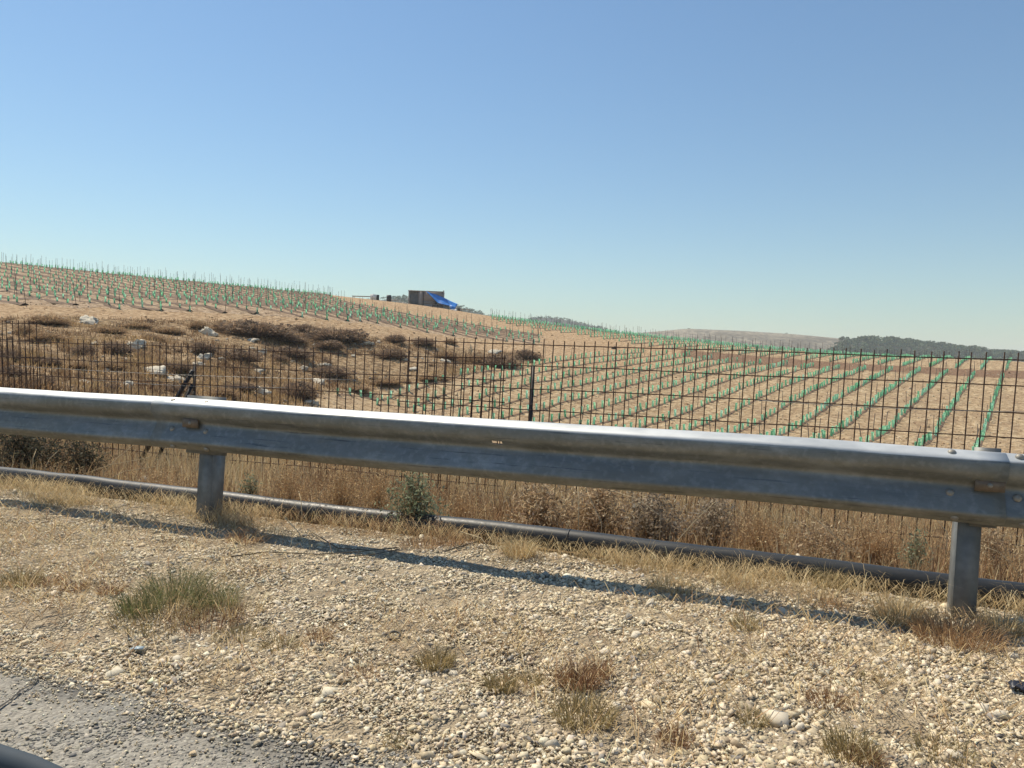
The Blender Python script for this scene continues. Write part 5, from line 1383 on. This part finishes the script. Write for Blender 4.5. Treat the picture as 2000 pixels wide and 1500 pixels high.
    p = at_g(850, 603, 145); m = MB(); m.box(-0.6, 0.6, -0.3, 0.3, 0.25, 0.34); m.box(-0.6, -0.54, -0.3, 0.3, 0.34, 0.6); m.box(0.54, 0.6, -0.3, 0.3, 0.34, 0.6); m.box(-0.54, 0.54, -0.3, -0.25, 0.34, 0.6); m.box(-0.54, 0.54, 0.25, 0.3, 0.34, 0.6)
    [m.tube([(a, b_, -0.2), (a, b_, 0.25)], 0.05, 5) for a in (-.5, .5) for b_ in (-.2, .2)]
    tag(link("feed_trough", m.mesh("feed_trough", M_DK), None, tuple(p), (0, 0, rot)), "dark feed trough in front of the shed window", "trough")
    db = shrub_mesh("dark_crest_bush", 610, 500, [(0.05, 0.06, 0.045), (0.08, 0.085, 0.06)], leaf=0.1, twig=0.3)
    p = at_g(896, 606, 156); tag(link("dark_crest_bush", db, None, tuple(p), (0, 0, 0), (0.9, 0.9, 1.1)), "small dark bush behind the right pale table", "bush")
    # dark rock pile on the sandy track
    p = hit1(1199, 681); dk = rock_mesh("dark_boulder", 620, 0.75, 3, M_BOULDER, (0.07, 0.065, 0.06)); s = 8.5 * ((p - CAM) @ FW) / F_PX
    tag(link("dark_boulder", dk, None, tuple(p), (0, 0, 1), (s, s * 0.8, s * 1.1)), "dark boulder alone on the sandy track", "boulder")
make_shed()

# ------------------------------------------------------------------ far hills and trees
def hill(name, ridge, z, label, col_lo, col_hi, depth=260, drop=30.0, back=300, nscale=0.02):
    t = NT(name + "_soil"); o = t.coord(); n = t.noise(o, nscale, 7, 0.65); n2 = t.noise(o, nscale * 9, 4, 0.6)
    c = t.mix(t.ramp(n2, [(0.40, G4(0)), (0.60, G4(0.8))]), t.ramp(n, [(0.38, col_lo), (0.62, col_hi)]), tuple(0.5 * a for a in col_lo[:3]) + (1,))
    t.base(c); t.rough(0.95)
    rp = np.array(ridge, float); px = np.arange(rp[0, 0], rp[-1, 0] + 1, 8.0); py = np.interp(px, rp[:, 0], rp[:, 1])
    k = np.array([1, 3, 5, 3, 1.0]); k /= k.sum(); py = np.convolve(np.pad(py, 2, 'edge'), k, 'valid')
    rows_ = []; nv = 26
    for s in np.linspace(-1, 1, nv):
        P = np.array([pt(a, b, z) for a, b in zip(px, py)])
        hdir = np.stack([P[:, 0] - CAM[0], P[:, 1] - CAM[1]], 1); hdir /= np.linalg.norm(hdir, axis=1)[:, None]
        off = s * (depth if s < 0 else back)
        q = P[:, :2] + hdir * off
        low = -drop
        w = 0.5 * (1 + np.cos(math.pi * abs(s)))
        h = low + (P[:, 2] - low) * w + 1.2 * vnoise(q[:, 0] * 0.03, q[:, 1] * 0.03, 91) * (1 - w)
        rows_.append(np.stack([q[:, 0], q[:, 1], h], 1))
    V = np.concatenate(rows_); m = len(px); i = np.arange(nv * m).reshape(nv, m)
    Q = np.stack([i[:-1, :-1].ravel(), i[:-1, 1:].ravel(), i[1:, 1:].ravel(), i[1:, :-1].ravel()], 1)
    struct(link(name, fmesh(name, V, Q, t.m, None, True)), label=label)
    return np.array(rows_), px
def tree_mesh(name, seed, n=150, trunk=True):
    global rng
    keep = rng; rng = np.random.default_rng(seed)
    lob = 7; A = Acc()
    cen = np.stack([rng.normal(0, 0.22, lob), rng.normal(0, 0.22, lob), rng.uniform(0.38, 0.88, lob)], 1)
    rad = rng.uniform(0.15, 0.26, lob) * (1.15 - 0.55 * (cen[:, 2] - 0.38) / 0.5)
    k = rng.integers(0, lob, n); d = rng.normal(0, 1, (n, 3)); d /= np.linalg.norm(d, axis=1)[:, None]
    p = cen[k] + d * rad[k][:, None] * rng.uniform(0.6, 1.05, (n, 1))
    a = rng.normal(0, 1, (n, 3)); a /= np.linalg.norm(a, axis=1)[:, None]; b = rng.normal(0, 1, (n, 3)); b /= np.linalg.norm(b, axis=1)[:, None]
    q = 0.11 * rng.uniform(0.6, 1.3, (n, 1))
    V = np.stack([p - a * q, p + a * q, p + b * q * 1.5], 1).reshape(-1, 3)
    PINE = [(0.085, 0.13, 0.062), (0.11, 0.155, 0.075), (0.07, 0.105, 0.052), (0.13, 0.165, 0.085)]
    col = pal(n, PINE, 0.2)
    rng = keep
    return V, np.repeat(col, 3, 0)
def make_far():
    hill("hill_brown", [(1080, 690), (1150, 672), (1230, 652), (1300, 646), (1340, 642), (1440, 646), (1540, 652), (1640, 661), (1720, 672), (1850, 700), (1950, 730)], 950,
         "bare grey-brown distant hill behind the vineyard", (0.17, 0.135, 0.085, 1), (0.38, 0.32, 0.225, 1))
    R2, px2 = hill("hill_forest", [(1560, 725), (1620, 690), (1660, 668), (1700, 664), (1760, 668), (1820, 674), (1880, 682), (1950, 690), (2000, 695), (2150, 705), (2400, 720)], 760,
                   "pine covered distant hill at the right", (0.05, 0.055, 0.035, 1), (0.085, 0.08, 0.05, 1))
    R3, px3 = hill("hill_small", [(930, 660), (960, 642), (1000, 630), (1050, 621), (1085, 621), (1125, 630), (1175, 641), (1240, 660), (1300, 680)], 1100,
                   "small dark distant hill over the sandy saddle", (0.07, 0.075, 0.055, 1), (0.11, 0.105, 0.075, 1))
    R4, px4 = hill("hill_shed", [(600, 610), (680, 596), (740, 587), (800, 582), (850, 582), (890, 599), (930, 611), (980, 629), (1030, 645), (1090, 668)], 820,
                   "dark wooded distant hill behind the shed", (0.06, 0.07, 0.05, 1), (0.10, 0.10, 0.07, 1))
    M_TRUNK = mat_plain("pine_trunk", (0.09, 0.065, 0.045, 1), 0.9)
    trees = [tree_mesh("t", 700 + i) for i in range(5)]
    crown_me = [fmesh("crown", V, np.arange(len(V)).reshape(-1, 3), M_TREE, C) for (V, C) in trees]
    trunk_me = MB().tube([(0, 0, -0.1), (0.01, 0, 0.3), (0, 0.01, 0.75)], [0.035, 0.03, 0.012], 6).mesh("trunk", M_TRUNK)
    # forest mass
    for (R, pxs, lab, nm, n, s0, s1, hh, zone_) in ((R2, px2, "dense dark pine forest on the right hill", "pine_forest", 1900, 6, 15, 6.0, None),
                                                    (R3, px3, "scattered dark trees on the small far hill", "far_hill_trees", 700, 5, 15, 4.0, None),
                                                    (R4, px4, "dark trees on the hill behind the shed", "shed_hill_trees", 700, 6, 15, 4.5, None)):
        nv, m, _ = R.shape; VV = []; CC = []
        for _ in range(n):
            fi = rng.uniform(s0, s1); fj = rng.uniform(0, m - 1.01); i, j = int(fi), int(fj); a, b = fi - i, fj - j
            p = (R[i, j] * (1 - b) + R[i, j + 1] * b) * (1 - a) + (R[i + 1, j] * (1 - b) + R[i + 1, j + 1] * b) * a
            V, C = trees[rng.integers(0, 5)]; s = hh * rng.uniform(0.65, 1.2); an = rng.uniform(0, 6.28); ca, sa = math.cos(an), math.sin(an)
            W_ = V.copy(); W_[:, :2] = W_[:, :2] @ np.array([[ca, sa], [-sa, ca]]) * 1.25
            if n > 1000: sel = slice(0, 240)
            else: sel = slice(0, 180)
            VV.append(W_[sel] * s + p - np.array([0, 0, s * 0.22])); CC.append(C[sel] * rng.uniform(0.8, 1.2))
        V = np.concatenate(VV); o = link(nm, fmesh(nm, V, np.arange(len(V)).reshape(-1, 3), M_TREE, np.concatenate(CC))); struct(o, "stuff", lab); o["category"] = "forest"
    # trees that stand out on the skyline
    SK = [(1643, 656, 760, "lone pine at the forest's upper left corner"), (1658, 658, 760, "second pine left of the forest edge"), (1668, 660, 760, "low pine at the forest's left edge"),
          (1681, 657, 760, "first tall pine of the forest skyline"), (1700, 657, 760, "broad pine second on the forest skyline"), (1714, 658, 760, "rounded pine third on the forest skyline"),
          (1736, 660, 760, "pine fourth on the forest skyline"), (1775, 662, 760, "dark pine in the middle of the forest skyline"), (1787, 663, 760, "pine right of the dark middle one"),
          (1650, 682, 745, "pine on the forest's lower left flank"), (1970, 684, 760, "thin pine near the right picture edge"), (1903, 674, 760, "pine tip right of the middle skyline"),
          (1538, 650, 950, "tiny lone tree on the bare brown hill"), (1345, 641, 950, "dark tree clump on the bare hill's top")]
    for i, (px, py, z, lab) in enumerate(SK):
        s = 6.2 * (0.7 if z > 900 else 1.0); p = pt(px, py, z)
        root = empty("pine_tree", (p[0], p[1], p[2] - s * 0.95)); tag(root, lab, "tree", "skyline pines")
        link("crown", crown_me[i % 5], root, (0, 0, 0), (0, 0, i), (s * 1.3, s * 1.3, s)); link("trunk", trunk_me, root, (0, 0, -s * 0.35), None, (s, s, s * 1.3))
make_far()

# ------------------------------------------------------------------ door sill of the car the picture is taken from
def make_car():
    M_RUB = mat_plain("weatherstrip_rubber", (0.035, 0.05, 0.065, 1), 0.8, 0.1, 30); M_PAN = mat_plain("dark_car_paint", (0.012, 0.014, 0.018, 1), 0.3, 0.1, 5)
    root = empty("car_door", (0, 0.42, 0)); tag(root, "dark car door sill in the lower left corner, out of focus", "car door")
    # the sill edge in the corner of the window, then running on below the frame
    P = []
    for (px, py, z) in ((-700, 1335, 0.62), (-350, 1388, 0.56), (-120, 1440, 0.52), (0, 1480, 0.50), (60, 1500, 0.49), (115, 1526, 0.48), (200, 1580, 0.47), (330, 1660, 0.46), (600, 1740, 0.45), (1200, 1800, 0.44), (2600, 1850, 0.44)):
        P.append(pt(px, py, z) - np.array([0, 0.42, 0]))
    P = [P[0] + np.array([-1.3, 0.0, 0.02])] + P + [P[-1] + np.array([0.8, 0, 0]), P[-1] + np.array([2.0, 0, 0.01])]
    P = np.array(P)
    link("window_sill", MB().tube(P, 0.0075, 12).mesh("window_sill", M_RUB, True), root)
    V = []; Q = []; pr = [(0.0, -0.006), (0.03, -0.05), (0.07, -0.16), (0.085, -0.32), (0.07, -0.55), (0.02, -0.66)]
    for p in P:
        for (dy, dz) in pr: V.append((p[0], p[1] + dy * 0.5, p[2] + dz - 0.004))
    n = len(pr)
    Q = [(i * n + j, i * n + j + 1, (i + 1) * n + j + 1, (i + 1) * n + j) for i in range(len(P) - 1) for j in range(n - 1)]
    dp = link("door_panel", MB().add(V, Q).mesh("door_panel", M_PAN, True), root); so = dp.modifiers.new("t", 'SOLIDIFY'); so.thickness = 0.012
make_car()

# ------------------------------------------------------------------ soil clods and scrub, uncountable
def make_clods():
    n = 15000; px = rng.uniform(-100, 2100, n); py = rng.uniform(600, 875, n); dpt = rng.uniform(0, 1, n)
    f = rng.uniform(44, 118, n); lat = (px - 1000) / F_PX * f
    xy = np.stack([lat * R0[0] + f * F0[0], lat * R0[1] + f * F0[1]], 1); z = H(xy[:, 0], xy[:, 1]); P = np.stack([xy[:, 0], xy[:, 1], z], 1)
    qx, qy, _ = project(P); k = ~inpoly(qx, qy, POLY_HILL); P = P[k]; n = len(P)
    r = np.exp(rng.normal(math.log(0.045), 0.5, n))
    V, T, C = chips(P, r, pal(n, [(0.40, 0.27, 0.15), (0.50, 0.36, 0.21), (0.30, 0.19, 0.10), (0.58, 0.47, 0.33)], 0.15), 0.6)
    o = link("soil_clods", fmesh("soil_clods", V, T, M_STONE, C)); struct(o, "stuff", "small clods and stones on the vineyard soil"); o["category"] = "clods"
    # low heath between the larger shrubs
    base = [shrub_mesh("tmp_scrub", 800 + i, 260, DARKB if i % 2 else DUN, leaf=0.10, twig=0.45, lumps=5) for i in range(4)]
    data = []
    for me in base:
        v = np.empty(len(me.vertices) * 3, np.float32); me.vertices.foreach_get("co", v); c = np.empty(len(me.vertices) * 4, np.float32); me.color_attributes["Col"].data.foreach_get("color", c)
        t_ = np.empty(len(me.polygons) * 3, np.int32); me.polygons.foreach_get("vertices", t_)
        data.append((v.reshape(-1, 3), t_.reshape(-1, 3), c.reshape(-1, 4)[:, :3]))
    px = rng.uniform(-150, 1050, 1500); py = rng.uniform(622, 800, 1500)
    k = inpoly(px, py, POLY_HILL) & ~inpoly(px, py, [(640, 690), (760, 695), (850, 720), (830, 745), (660, 735)]) & (vnoise(px / 55, py / 16, 95) > -0.15)
    px, py = px[k][:230], py[k][:230]; P = hit(px, py); A = Acc()
    for p in P:
        d = (p - CAM) @ FW; s_ = rng.uniform(5, 15) / F_PX * d; V, T, C = data[rng.integers(0, 4)]
        a = rng.uniform(0, 6.28); ca, sa = math.cos(a), math.sin(a)
        A.add(V @ np.array([[ca, sa, 0], [-sa, ca, 0], [0, 0, 1]]) * np.array([s_, s_, s_ * 0.8]) + p, T, C * rng.uniform(0.8, 1.2))
    for me in base: bpy.data.meshes.remove(me)
    o = link("slope_scrub", A.mesh("slope_scrub", M_SHRUB)); struct(o, "stuff", "low brown scrub between the rocks of the slope"); o["category"] = "scrub"
make_clods()

# ------------------------------------------------------------------ summer haze
def make_haze():
    m = bpy.data.materials.new("haze_air"); m.use_nodes = True; nt = m.node_tree
    nt.nodes.remove(nt.nodes["Principled BSDF"])
    v = nt.nodes.new("ShaderNodeVolumePrincipled"); v.inputs["Color"].default_value = (0.82, 0.92, 1.0, 1); v.inputs["Density"].default_value = 0.0003
    v.inputs["Anisotropy"].default_value = 0.0
    nt.links.new(v.outputs[0], nt.nodes["Material Output"].inputs["Volume"])
    b = MB(); b.box(-4500, 4500, -3500, 6500, -34, 80)
    o = link("haze", b.mesh("haze", m)); struct(o, "stuff", "thin pale summer haze over the hills"); o["category"] = "haze"
make_haze()
